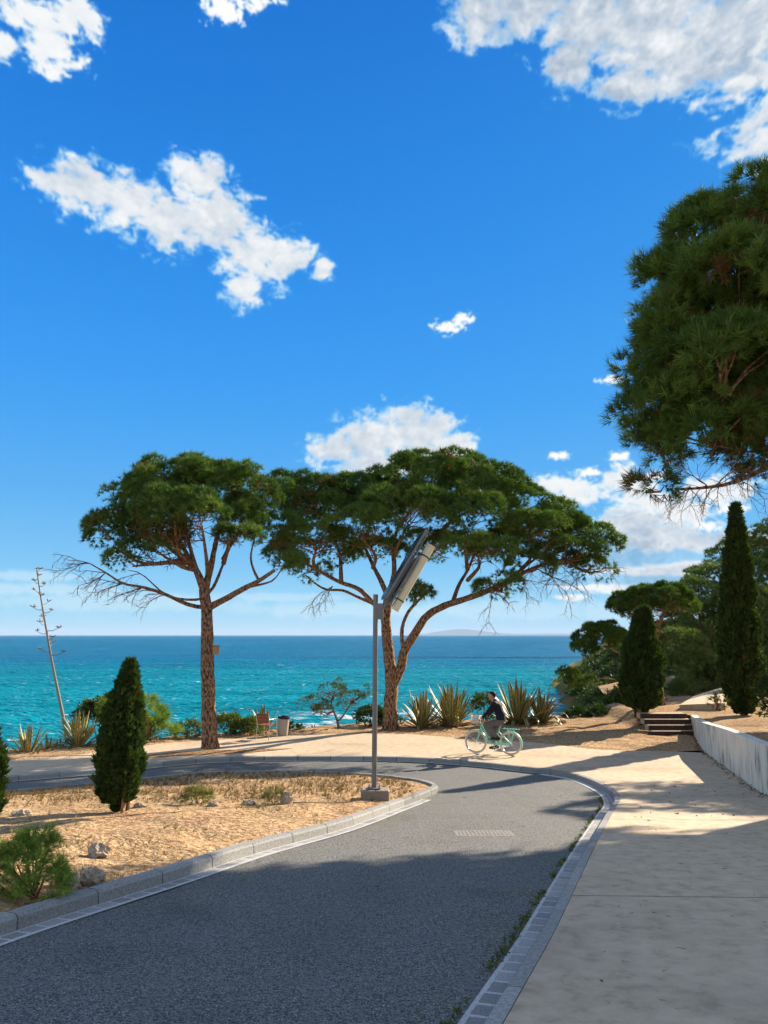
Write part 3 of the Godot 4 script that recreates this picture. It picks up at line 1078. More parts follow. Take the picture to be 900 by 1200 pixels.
func isle_h(x: float, d: float) -> float:
	var e := isle_edge(x, d)
	var near := clampf(1.0 - absf(d - 11.0 - 0.12 * x) / 6.0, 0, 1)
	return lvl(d) + 0.075 + smoothstep(0.1, 1.6, e) * (0.05 + 0.10 * near) + (0.05 * nz.get_noise_2d(x * 2.2, d * 2.2) + 0.025 * nz.get_noise_2d(x * 9.0, d * 9.0)) * smoothstep(0.1, 0.5, e)
func earth_tint(x: float, d: float) -> Color:
	var t := 1.0 + 0.28 * nz.get_noise_2d(x * 1.3 + 7.0, d * 1.3) + 0.25 * nz.get_noise_2d(x * 5.0, d * 5.0)
	return Color(t, t * (0.98 + 0.06 * nz2.get_noise_2d(x * 4.0, d * 4.0)), t * 0.96)
func verge_h(x: float, d: float) -> float:
	var bank := 0.42 * smoothstep(9.0, 10.0, x) * smoothstep(28.6, 30.2, d) + 0.03 * smoothstep(6.5, 9.0, x) * smoothstep(28.0, 30.5, d)
	return lvl(d) + 0.085 + 0.10 * absf(nz.get_noise_2d(x * 1.1, d * 1.1)) * smoothstep(0.0, 1.0, 1.0) + 0.02 * nz.get_noise_2d(x * 7.0, d * 7.0) + bank
func wall_x(d: float) -> float:
	for k in wall_line.size() - 1:
		if d <= wall_line[k + 1].y:
			return lerpf(wall_line[k].x, wall_line[k + 1].x, (d - wall_line[k].y) / (wall_line[k + 1].y - wall_line[k].y))
	return wall_line[-1].x
func wall_top(d: float) -> float:
	return lerpf(-0.458, -1.223, (d - 15.228) / (28.000 - 15.228)) if d < 28.0 else -1.223
func terrace_h(x: float, d: float) -> float:
	var off := maxf(0.0, x - wall_x(d) - 0.2)
	var left := smoothstep(9.8, 10.8, x) if d > 29.0 else 1.0
	return lerpf(-1.42, wall_top(d) - 0.05, left) - 0.035 * maxf(0.0, d - 32.0) * (1.0 - smoothstep(10.0, 16.0, x)) + 0.05 * off + 0.10 * maxf(0.0, off - 5.0) + (0.10 * nz.get_noise_2d(x * 1.2, d * 1.2) + 0.03 * nz.get_noise_2d(x * 6.0, d * 6.0)) * smoothstep(0.0, 0.8, off)

func make_ground() -> void:
	kerb_line = spline([Vector2(-2.6, -5.0), Vector2(-0.75, 0.5), Vector2(0.663, 4.338), Vector2(0.839, 4.816), Vector2(1.196, 5.786), Vector2(1.921, 7.886), Vector2(2.560, 9.736), Vector2(3.795, 13.228), Vector2(4.351, 14.806), Vector2(4.715, 16.612), Vector2(4.682, 18.856), Vector2(4.116, 19.989), Vector2(3.334, 20.817), Vector2(2.676, 21.405), Vector2(1.190, 22.256), Vector2(-0.411, 22.599), Vector2(-2.176, 22.599), Vector2(-3.612, 22.513), Vector2(-5.124, 22.084), Vector2(-6.368, 21.068), Vector2(-7.315, 19.989), Vector2(-8.825, 18.696), Vector2(-11.6, 16.4), Vector2(-15.5, 13.0), Vector2(-21.0, 9.0)], 0.25)
	kerb_line = offset_line(kerb_line, -0.12)
	isle_line = spline([Vector2(-5.6, -4.0), Vector2(-4.0, 2.6), Vector2(-2.864, 6.162), Vector2(-2.431, 7.305), Vector2(-2.114, 8.101), Vector2(-1.527, 9.701), Vector2(-0.616, 11.677), Vector2(0.305, 14.423), Vector2(0.950, 16.278), Vector2(1.159, 17.051), Vector2(1.002, 17.773), Vector2(0.720, 18.289), Vector2(-0.162, 19.042), Vector2(-1.189, 19.579), Vector2(-3.154, 19.734), Vector2(-4.490, 19.425), Vector2(-5.552, 18.439), Vector2(-6.344, 17.554), Vector2(-7.571, 16.140), Vector2(-9.6, 13.6), Vector2(-13.5, 10.0), Vector2(-19.0, 6.0)], 0.25)
	var pave_edge := [Vector2(-25, 13.5), Vector2(-15.5, 18.2), Vector2(-10.324, 21.473), Vector2(-8.615, 23.005), Vector2(-7.435, 24.773), Vector2(-5.823, 25.846), Vector2(-4.262, 26.472), Vector2(-2.066, 27.472), Vector2(-0.298, 27.705), Vector2(0.885, 27.472), Vector2(3.087, 26.155), Vector2(5.124, 25.152), Vector2(6.391, 23.873), Vector2(8.311, 23.524)]
	var pe := spline(pave_edge, 0.6)
	var wall_pts := [Vector2(3.0, -6.0), Vector2(4.9, 2.0), Vector2(6.3, 9.5), Vector2(7.273, 15.228), Vector2(8.027, 17.909), Vector2(8.775, 20.650), Vector2(9.458, 23.555), Vector2(10.296, 26.211), Vector2(11.0, 28.4)]
	wall_line = spline(wall_pts, 0.5)
	var paving := PackedVector2Array()
	for p in offset_line(kerb_line, 0.115):
		paving.append(p)
	for p in pe:
		paving.append(p)
	for k in range(wall_line.size() - 1, -1, -1):
		if wall_line[k].y < 23.6:
			paving.append(wall_line[k] + Vector2(0.06, 0))
	walk = paving
	# the near walkway is poured in bays: cut at the joints that cross it
	var root := Node3D.new()
	root.name = "pavement"
	add_child(root)
	root.set_meta("kind", "structure")
	var cuts := [-6.0, 3.4, 7.22, 12.2, 17.3, 60.0]
	for k in cuts.size() - 1:
		var a: float = cuts[k] + 0.007
		var b: float = cuts[k + 1] - 0.007
		var bay: PackedVector2Array
		if k < 4:
			bay = PackedVector2Array([Vector2(-4, a), Vector2(20, a - 1.2), Vector2(20, b - 1.2), Vector2(-4, b)])
		else:
			bay = PackedVector2Array([Vector2(-40, -20), Vector2(-6, -20), Vector2(-6, a + 0.1), Vector2(-4, a), Vector2(20, a - 1.2), Vector2(20, 60), Vector2(-40, 60)])
		for piece in Geometry2D.intersect_polygons(paving, bay):
			if piece.size() > 3:
				part("slab", sheet(piece, 0.5, paving_h, tint), M.paving, root)
	# the ground under everything
	var base := PackedVector2Array([Vector2(-60, -30), Vector2(60, -30), Vector2(60, 30), Vector2(9.0, 33.0), Vector2(3.7, 31.6), Vector2(-0.3, 30.7), Vector2(-5.6, 27.5), Vector2(-9.4, 24.6), Vector2(-16, 20.0), Vector2(-60, 0)])
	structure("ground", sheet(base, 2.0, func(x, d): return lvl(d) - 0.07, earth_tint), M.earth)
	# asphalt
	var road := PackedVector2Array()
	for p in offset_line(kerb_line, 0.05):
		road.append(p)
	var back := offset_line(isle_line, -0.05)
	for k in range(back.size() - 1, -1, -1):
		road.append(back[k])
	structure("road", sheet(road, 0.3, road_h, road_tint), M.asphalt)
	# earth inside the bend
	var isle := PackedVector2Array()
	for p in offset_line(isle_line, -0.10):
		isle.append(p)
	isle.append(Vector2(-19.0, -4.0))
	structure("island_ground", sheet(isle, 0.3, isle_h, earth_tint), M.earth)
	# earth between the walkway and the drop to the sea
	var sea_edge := [Vector2(-26, 16.2), Vector2(-16, 20.6), Vector2(-11.6, 23.7), Vector2(-9.4, 25.2), Vector2(-7.2, 27.0), Vector2(-5.6, 28.2), Vector2(-2.8, 29.6), Vector2(-0.3, 31.4), Vector2(3.7, 32.3), Vector2(6.5, 33.2), Vector2(9.4, 34.6)]
	var se := spline(sea_edge, 0.6)
	var verge := PackedVector2Array()
	for p in pe:
		verge.append(p + Vector2(0.0, -0.03))
	for k in wall_line.size():
		if wall_line[k].y > 23.4:
			verge.append(wall_line[k] + Vector2(0.06, 0))
	verge.append(Vector2(11.05, 29.4))
	verge.append(Vector2(10.0, 29.4))
	verge.append(Vector2(10.3, 34.5))
	for k in range(se.size() - 1, -1, -1):
		verge.append(se[k])
	structure("verge_ground", sheet(verge, 0.35, verge_h, earth_tint), M.earth)
	# planting strip round the foot of the first pine
	var bed := PackedVector2Array([Vector2(-6.821, 21.999), Vector2(-5.997, 22.427), Vector2(-5.116, 22.772), Vector2(-3.740, 23.293), Vector2(-2.709, 24.083), Vector2(-3.826, 23.818), Vector2(-5.083, 23.730), Vector2(-6.210, 23.206), Vector2(-6.863, 22.513)])
	structure("planting_bed", sheet(bed, 0.3, func(x, d): return lvl(d) + KERB + 0.006 + 0.02 * absf(nz.get_noise_2d(x * 6.0, d * 6.0)), func(x, d): return Color(0.75, 0.66, 0.6)), M.earth)
	# the slope down to the water
	var mb := MB.new()
	var last := []
	for k in se.size():
		var t := (se[min(k + 1, se.size() - 1)] - se[max(k - 1, 0)]).normalized()
		var nr := Vector2(-t.y, t.x)
		var row := []
		for q in [[0.0, 0.0], [0.5, -0.25], [1.4, -1.3], [3.2, -3.4], [6.5, -6.8], [12.0, -11.5], [16.0, -13.5]]:
			var p: Vector2 = se[k] + nr * q[0]
			var h: float = verge_h(se[k].x, se[k].y) + q[1] + (0.5 * nz.get_noise_2d(p.x * 1.1, p.y * 1.1) if q[0] > 0.3 else -0.004)
			row.append(mb.vert(Vector3(p.x, h, -p.y), Vector3(nr.x, 0.9, -nr.y).normalized(), earth_tint(p.x, p.y)))
		if last.size():
			for q in 6:
				mb.quad(last[q], last[q + 1], row[q + 1], row[q])
		last = row
	structure("coast_slope", mb, M.earth)
	# raised ground behind the retaining wall
	var terrace := PackedVector2Array()
	for p in offset_line(wall_line, 0.14):
		terrace.append(p)
	for p in [Vector2(11.1, 29.2), Vector2(9.8, 29.2), Vector2(10.2, 34.0), Vector2(13.0, 48.0), Vector2(60, 48), Vector2(60, -6)]:
		terrace.append(p)
	structure("terrace_ground", sheet(terrace, 0.7, terrace_h, earth_tint), M.earth)

func make_kerbs() -> void:
	var r1 := Node3D.new()
	r1.name = "kerb"
	add_child(r1)
	r1.set_meta("kind", "structure")
	kerb(r1, kerb_line, 0.118, 0.92, M.kerb, 1.0)
	var r2 := Node3D.new()
	r2.name = "island_kerb"
	add_child(r2)
	r2.set_meta("kind", "structure")
	kerb(r2, isle_line, 0.135, 0.88, M.kerb, -1.0)
	# gutters: a mortar bed with paving blocks set into it
	var near := 0
	for k in kerb_line.size():
		if kerb_line[k].y < 20.2 and kerb_line[k].x > 0.0:
			near = k
	var g1 := structure("gutter", band(kerb_line, 0, near, -0.185, 0.0, 0.002, 1.0), M.mortar)
	gutter(g1, kerb_line, 4.5, near * 0.25 - 3.0, 0.165, 0.205, M.paver, 1.0)
	var near2 := 0
	for k in isle_line.size():
		if isle_line[k].y < 16.0 and near2 == k - 1 or k == 0:
			near2 = k
	var g2 := structure("island_gutter", band(isle_line, 0, near2, 0.20, 0.0, 0.002, 1.0), M.mortar)
	gutter(g2, isle_line, 6.0, near2 * 0.25 - 0.5, 0.165, 0.215, M.paver, -1.0)
	structure("edge_line", band(kerb_line, near, kerb_line.size(), -0.10, 0.0, 0.004, 1.0), M.mortar)

func make_wall_and_stairs() -> void:
	var t := thing("retaining_wall", "long low pale concrete retaining wall beside the walkway", "wall", Vector3.ZERO)
	var cu := Curve2D.new()
	for p in wall_line:
		cu.add_point(p)
	var total := cu.get_baked_length()
	var count := 15
	for k in count:
		var mb := MB.new()
		var s0 := total * k / count + 0.005
		var s1 := total * (k + 1) / count - 0.005
		var rows := []
		for q in 6:
			var s := lerpf(s0, s1, q / 5.0)
			var p := cu.sample_baked(s)
			var ta := (cu.sample_baked(minf(s + 0.2, total)) - cu.sample_baked(maxf(s - 0.2, 0))).normalized()
			var nr := Vector2(ta.y, -ta.x)
			var inn := Vector3(nr.x, 0, -nr.y)
			var top := wall_top(p.y)
			var row := []
			for e in [[0.0, lvl(p.y) - 0.15, -inn], [0.0, top - 0.018, -inn], [0.018, top, Vector3.UP], [0.222, top, Vector3.UP], [0.24, top - 0.018, inn], [0.24, lvl(p.y) - 0.15, inn]]:
				var w: Vector2 = p + nr * e[0]
				row.append(mb.vert(Vector3(w.x, e[1], -w.y), e[2]))
			rows.append(row)
		for q in 5:
			for e in 5:
				mb.quad(rows[q][e], rows[q][e + 1], rows[q + 1][e + 1], rows[q + 1][e])
		for q in [0, 5]:
			var d: Vector3 = (mb.v[rows[1][0]] - mb.v[rows[0][0]]).normalized() * (-1.0 if q == 0 else 1.0)
			var ids := []
			for e in 6:
				ids.append(mb.vert(mb.v[rows[q][e]], d))
			for e in range(1, 5):
				mb.tri(ids[0], ids[e], ids[e + 1])
		part("wall_panel", mb, M.wall, t)
	var st := thing("steps", "four dark timber-edged steps beside the end of the concrete wall", "stairs", Vector3(10.10, lvl(27.5) + 0.08, -27.35))
	var grain := noise_tex(FastNoiseLite.TYPE_SIMPLEX_SMOOTH, 0.02, 4, 512, [[0.3, lin(0.045, 0.022, 0.015)], [0.7, lin(0.105, 0.052, 0.034)]], 71)
	var wood := mat(Color.WHITE, 0.8, grain, null, 0.0, 1.0, false)
	wood.uv1_scale = Vector3(0.4, 3.0, 3.0)
	M.wood = wood
	for k in 4:
		var wide := 1.84 if k == 0 else 1.66
		var mb := MB.new()
		mb.box(Vector3(-0.09 if k == 0 else 0.0, 0.155 * k + 0.06, -0.42 * k), Vector3(wide, 0.19, 0.09), 0.012)
		var step := part("step", mb, wood, st)
		var tr := MB.new()
		tr.box(Vector3(0, 0.155 * k + 0.055, -0.42 * k - 0.255), Vector3(1.66, 0.19, 0.41), 0.01)
		part("tread", tr, M.paving, step)
	# a concrete path that climbs on behind the steps
	var mb2 := MB.new()
	var a: Vector3 = Vector3(11.398, -1.154, -30.500)
	var b: Vector3 = Vector3(12.965, -1.046, -30.000)
	var c: Vector3 = Vector3(15.692, -0.778, -36.000)
	var d2: Vector3 = Vector3(13.786, -1.155, -35.000)
	var lift := Vector3(0, 0.10, 0)
	mb2.flat_quad(a + lift, b + lift, c + lift, d2 + lift, Vector3.UP)
	mb2.flat_quad(a + lift, b + lift, b - lift * 3.0, a - lift * 3.0, Vector3.BACK)
	mb2.flat_quad(a + lift, d2 + lift, d2 - lift * 3.0, a - lift * 3.0, Vector3.LEFT)
	mb2.flat_quad(b + lift, c + lift, c - lift * 3.0, b - lift * 3.0, Vector3.RIGHT)
	structure("upper_path", mb2, M.paving)

# ---------------------------------------------------------------- sea and far land
func hill_h(x: float, d: float) -> float:
	var xs := 11.0 + (d - 33.0) * 0.185 + 3.0 * nz2.get_noise_2d(d * 1.2, 3.0)
	var t := x - xs
	var top := lerpf(-1.9, 1.5, clampf((d - 40.0) / 95.0, 0, 1)) + 0.07 * maxf(t - 22.0, 0.0)
	var h := -12.6 + t * 0.66
	h = minf(h, top) + 1.3 * nz2.get_noise_2d(x * 1.3, d * 1.3) * smoothstep(-4, 6, t) + 0.55 * nz.get_noise_2d(x * 0.7, d * 0.7)
	if d < 50.0 and x > 8.0:
		h = minf(h, lerpf(-2.3, top, smoothstep(44.0, 50.0, d)))
	return h

func make_sea_and_hills() -> void:
	# water: shallow over pale sand near the shore, deep beyond, with weed beds
	var mb := MB.new()
	var rows := []
	var d := 34.0
	var ds := []
	while d < 700.0:
		ds.append(d)
		d *= 1.0062
	while d < 85000.0:
		ds.append(d)
		d *= 1.14
	var cols := 330
	for dd in ds:
		var row := []
		for k in cols + 1:
			var a := lerpf(-1.15, 1.05, float(k) / cols)
			var x: float = dd * tan(a * 0.98) if absf(a) < 0.95 else dd * (tan(0.931) + (absf(a) - 0.95) * 4.0) * signf(a)
			var fade := 1.0 - smoothstep(260.0, 650.0, dd)
			var w := Vector2(x * 0.9 + dd * 0.35, dd - x * 0.25)
			var h := (0.30 * nz.get_noise_2d(w.x * 0.30, w.y * 0.62) + 0.16 * nz.get_noise_2d(w.x * 0.9 + 50.0, w.y * 1.7)) * 1.15
			h += 0.22 * nz2.get_noise_2d(w.x * 0.5, w.y * 1.2)
			var e := 0.8
			var deep := smoothstep(210.0, 470.0, dd + 70.0 * nz2.get_noise_2d(x * 0.05, dd * 0.12) + 35.0 * nz2.get_noise_2d(x * 0.16 + 9.0, dd * 0.5))
			var c := Color(0.004, 0.200, 0.255).lerp(Color(0.003, 0.118, 0.225), deep)
			c = c.lerp(Color(0.003, 0.108, 0.212), smoothstep(700.0, 5000.0, dd))
			var weed := smoothstep(0.55, 0.85, 1.0 - absf((dd - 450.0 - 60.0 * nz2.get_noise_2d(x * 0.02, 5.0)) / 60.0)) * smoothstep(-0.30, 0.12, nz2.get_noise_2d(x * 0.045 + 12.0, dd * 0.14)) * smoothstep(-60.0, 60.0, x)
			c = c.lerp(Color(0.004, 0.030, 0.085), weed * 0.75)
			var broad := nz2.get_noise_2d(x * 0.10 + 31.0, dd * 0.42)
			c = c * (1.0 + 0.30 * broad + 0.25 * nz.get_noise_2d(x * 0.10, dd * 0.40))
			# broken water where it runs onto the rocks
			var surf := smoothstep(0.12, 0.30, nz.get_noise_2d(x * 0.30, dd * 0.75)) * smoothstep(22.0, 4.0, absf(dd - 122.0)) * smoothstep(17.0, 5.0, absf(x + 3.0))
			surf = maxf(surf, smoothstep(0.08, 0.26, nz.get_noise_2d(x * 0.4 + 5.0, dd * 0.8)) * smoothstep(5.0, 0.5, absf(x - (11.0 + (dd - 33.0) * 0.185) + 2.0)) * smoothstep(178.0, 165.0, dd))
			c = c.lerp(Color(0.62, 0.66, 0.66), clampf(surf, 0, 0.9))
			c.a = 1.0
			row.append(mb.vert(Vector3(x, SEA + h * fade, -dd), Vector3.UP, c))
		rows.append(row)
	for k in rows.size() - 1:
		for q in cols:
			mb.quad(rows[k][q], rows[k][q + 1], rows[k + 1][q + 1], rows[k + 1][q])
	# normals of the swell
	var acc := PackedVector3Array()
	acc.resize(mb.v.size())
	for k in mb.i.size() / 3:
		var a := mb.i[3 * k]
		var b := mb.i[3 * k + 1]
		var c2 := mb.i[3 * k + 2]
		var f := (mb.v[c2] - mb.v[a]).cross(mb.v[b] - mb.v[a])
		acc[a] += f
		acc[b] += f
		acc[c2] += f
	for k in acc.size():
		mb.n[k] = acc[k].normalized()
	var water := mat(Color.WHITE, 0.30)
	water.metallic_specular = 0.08
	water.uv1_triplanar = true
	water.uv1_world_triplanar = true
	water.uv1_scale = Vector3(0.012, 0.012, 0.03)
	water.heightmap_enabled = true
	water.heightmap_texture = noise_tex(FastNoiseLite.TYPE_SIMPLEX_SMOOTH, 0.02, 6, 1024, [], 81, 0.62)
	water.heightmap_scale = 90.0
	# small breaking crests
	var crest := noise_tex(FastNoiseLite.TYPE_SIMPLEX_SMOOTH, 0.022, 5, 2048, [[0.0, Color(1, 1, 1, 0)], [0.79, Color(1, 1, 1, 0)], [0.85, Color(0.90, 0.95, 0.96, 0.7)], [1.0, Color(0.95, 0.97, 0.97, 1)]], 83, 0.66)
	water.detail_enabled = true
	water.detail_albedo = crest
	water.detail_uv_layer = BaseMaterial3D.DETAIL_UV_2
	water.detail_blend_mode = BaseMaterial3D.BLEND_MODE_MIX
	water.uv2_triplanar = true
	water.uv2_world_triplanar = true
	water.uv2_scale = Vector3(0.0035, 0.0035, 0.008)
	structure("sea", mb, water)
	# hillside beyond the steps
	var hb := MB.new()
	var grid := []
	for iy in 90:
		var row := []
		for ix in 70:
			var dd := 33.5 + pow(iy / 89.0, 1.5) * 190.0
			var x := 8.5 + (dd - 33.0) * 0.17 + pow(ix / 69.0, 1.6) * 130.0
			var h := hill_h(x, dd)
			var e := 0.5
			var nn := Vector3(-(hill_h(x + e, dd) - h) / e, 1.0, (hill_h(x, dd + e) - h) / e).normalized()
			var g := nz.get_noise_2d(x * 0.8, dd * 0.8)
			var c := Color(0.42, 0.44, 0.36).lerp(Color(0.22, 0.42, 0.16), smoothstep(-0.25, 0.15, g + (nn.y - 0.75)))
			row.append(hb.vert(Vector3(x, h, -dd), nn, c))
		grid.append(row)
	for iy in 89:
		for ix in 69:
			hb.quad(grid[iy][ix], grid[iy][ix + 1], grid[iy + 1][ix + 1], grid[iy + 1][ix])
	structure("hillside", hb, M.earth)
	# scrub on it
	var r := RandomNumberGenerator.new()
	r.seed = 91
	var xf := []
	var cl := PackedColorArray()
	for k in 9000:
		var dd := 36.0 + pow(r.randf(), 1.4) * 150.0
		var x := 11.0 + (dd - 33.0) * 0.185 + 1.5 + pow(r.randf(), 1.3) * 45.0
		if nz.get_noise_2d(x * 0.35 + 80.0, dd * 0.35) < -0.08 and x < 18.0 + (dd - 33.0) * 0.25:
			continue
		var h := hill_h(x, dd)
		if h < -9.5:
			continue
		var tone := r.randf()
		var sr := r.randf_range(0.35, 0.85) * (1.0 + dd / 140.0)
		for q in 9:
			var d2 := rdir(r)
			d2.y = absf(d2.y)
			xf.append(Transform3D(y_basis(d2 + Vector3.UP * 0.4, r.randf() * TAU, r.randf_range(2.2, 4.2) * (0.8 + dd / 150.0)), Vector3(x, h - 0.1, -dd) + d2 * sr))
			cl.append(Color(0.030, 0.055, 0.018).lerp(Color(0.105, 0.125, 0.038), tone * 0.7 + r.randf() * 0.3))
	var o := scatter("scrub", M.leaves, M.needles, xf, cl, self)
	tag(o, "low green scrub covering the rocky slope above the sea", "scrub", "", "stuff")
	# islands on the horizon
	var far := MB.new()
	var fl := []
	for k in 90:
		var a := deg_to_rad(lerpf(0.0, 24.0, k / 89.0))
		var dd := 60000.0
		var f := k / 89.0
		var h := 390.0 * exp(-pow((f - 0.215) / 0.085, 2.0)) + 210.0 * exp(-pow((f - 0.30) / 0.10, 2.0)) + 155.0 * exp(-pow((f - 0.52) / 0.12, 2.0)) + 18.0 * nz.get_noise_1d(k * 0.9) - 12.0
		var row := []
		for q in [[0.0, 0.0], [900.0, 0.75], [1800.0, 1.0], [3600.0, 0.6]]:
			row.append(far.vert(Vector3(sin(a) * (dd + q[0]), SEA - 6.0 + maxf(h, 0.0) * q[1] + (0.0 if q[0] > 0 else -6.0), -cos(a) * (dd + q[0])), Vector3(0, 0.7, 0.7), Color(0.13, 0.17, 0.16)))
		if fl.size():
			for q in 3:
				far.quad(fl[q], fl[q + 1], row[q + 1], row[q])
		fl = row
	structure("far_hills", far, mat(Color.WHITE, 0.95))

# ---------------------------------------------------------------- trees
func make_pines() -> void:
	# umbrella pine by the path
	var b1: Vector3 = Vector3(-5.285, -1.897, -24.200)
	pine("umbrella_pine", "umbrella pine with one straight trunk carrying a bird box", "umbrella pines by the sea", b1, [
		[[b1, Vector3(-5.393, -0.356, -24.200), Vector3(-5.475, 1.190, -24.200), Vector3(-5.547, 2.451, -24.200), Vector3(-5.649, 3.036, -24.200)], 0.235, 0.165],
		[[Vector3(-5.647, 2.983, -24.200), Vector3(-5.831, 3.510, -24.100), Vector3(-6.091, 3.956, -24.000), Vector3(-6.411, 4.562, -23.900)], 0.13, 0.05],
		[[Vector3(-5.620, 2.983, -24.200), Vector3(-5.528, 3.642, -24.400), Vector3(-5.436, 4.428, -24.600), Vector3(-5.304, 5.400, -24.600)], 0.12, 0.05],
		[[Vector3(-5.494, 2.451, -24.200), Vector3(-4.980, 2.681, -24.000), Vector3(-4.345, 3.012, -23.800), Vector3(-3.860, 3.242, -23.700), Vector3(-3.355, 3.575, -23.600)], 0.115, 0.05],
		[[Vector3(-4.214, 3.065, -23.800), Vector3(-3.821, 3.144, -23.800), Vector3(-3.415, 3.268, -23.700), Vector3(-3.095, 3.680, -23.600)], 0.045, 0.012],
		[[Vector3(-3.834, 3.242, -23.700), Vector3(-4.016, 3.539, -23.800), Vector3(-4.150, 3.946, -23.900), Vector3(-4.159, 4.382, -24.200), Vector3(-4.112, 5.066, -24.800)], 0.045, 0.012],
		[[Vector3(-5.666, 2.770, -24.200), Vector3(-5.467, 3.120, -24.700), Vector3(-5.227, 3.915, -25.000), Vector3(-5.011, 4.639, -25.200)], 0.06, 0.03],
	], [
		[Vector3(-6.421, 6.168, -24.200), Vector3(1.397, 0.806, 1.327), Vector3(-5.676, 3.036, -24.200)], [Vector3(-7.691, 5.499, -24.000), Vector3(1.119, 0.906, 1.063), Vector3(-5.945, 3.697, -24.100)], [Vector3(-8.580, 4.709, -24.200), Vector3(0.671, 0.725, 0.638), Vector3(-6.091, 3.956, -24.000)], [Vector3(-8.051, 4.015, -24.600), Vector3(0.655, 0.519, 0.623), Vector3(-5.979, 3.822, -24.000)],
		[Vector3(-4.835, 6.328, -24.600), Vector3(0.983, 0.573, 0.934), Vector3(-5.436, 4.428, -24.600)], [Vector3(-7.419, 6.916, -25.800), Vector3(1.145, 0.487, 1.088), null], [Vector3(-6.038, 6.833, -25.400), Vector3(1.184, 0.507, 1.125), null], [Vector3(-6.224, 5.220, -22.600), Vector3(1.003, 0.602, 0.953), Vector3(-6.006, 3.822, -24.000)], [Vector3(-5.352, 4.908, -22.400), Vector3(0.895, 0.298, 0.850), Vector3(-5.553, 3.445, -24.300)], [Vector3(-4.600, 4.503, -22.600), Vector3(0.702, 0.226, 0.667), Vector3(-5.185, 3.896, -24.800)], [Vector3(-6.375, 4.529, -22.800), Vector3(0.658, 0.304, 0.625), Vector3(-6.091, 3.956, -24.000)],
		[Vector3(-7.439, 4.982, -24.600), Vector3(0.928, 0.601, 0.882), null], [Vector3(-4.363, 5.889, -25.000), Vector3(0.610, 0.444, 0.580), null], [Vector3(-6.836, 4.159, -23.400), Vector3(0.467, 0.234, 0.444), Vector3(-5.888, 3.617, -24.100)], [Vector3(-5.900, 6.095, -26.200), Vector3(1.163, 0.582, 1.105), null], [Vector3(-8.012, 5.829, -26.400), Vector3(1.172, 0.645, 1.113), null], [Vector3(-3.281, 3.785, -23.600), Vector3(0.576, 0.367, 0.547), null], [Vector3(-4.061, 5.234, -24.800), Vector3(0.495, 0.358, 0.471), null], [Vector3(-4.490, 5.231, -24.400), Vector3(0.542, 0.379, 0.515), Vector3(-5.232, 4.054, -25.000)],
	], {"seed": 101, "dens": 0.78})
	var dead := MB.new()
	var r := RandomNumberGenerator.new()
	r.seed = 5
	var tree := get_node("umbrella_pine")
	var run := [Vector3(-5.574, 2.451, -24.200) - b1, Vector3(-6.059, 2.527, -24.100) - b1, Vector3(-6.762, 2.839, -24.000) - b1, Vector3(-7.459, 3.071, -23.900) - b1, Vector3(-8.073, 3.176, -23.900) - b1, Vector3(-8.649, 3.521, -23.900) - b1, Vector3(-9.170, 3.813, -23.900) - b1]
	limb(dead, run, 0.07, 0.018, r, 7)
	for k in range(2, 7):
		for q in 3:
			twigs(dead, run[k], Vector3(-1.0, r.randf_range(-0.55, 0.55), r.randf_range(-0.5, 0.5)), r.randf_range(0.5, 1.1), 0.016, 2, r, 0.03)
	limb(dead, [Vector3(-5.612, 2.743, -24.200) - b1, Vector3(-6.015, 2.676, -23.900) - b1, Vector3(-6.706, 2.829, -23.800) - b1, Vector3(-7.496, 3.478, -23.700) - b1, Vector3(-7.896, 3.583, -23.700) - b1], 0.05, 0.012, r, 6)
	twigs(dead, Vector3(-7.496, 3.478, -23.700) - b1, Vector3(-1, 0.1, 0), 0.9, 0.014, 2, r, 0.02)
	part("dead_limb", dead, M.bark, tree)

	# broad forked pine in the middle
	var b2: Vector3 = Vector3(0.248, -1.917, -28.900)
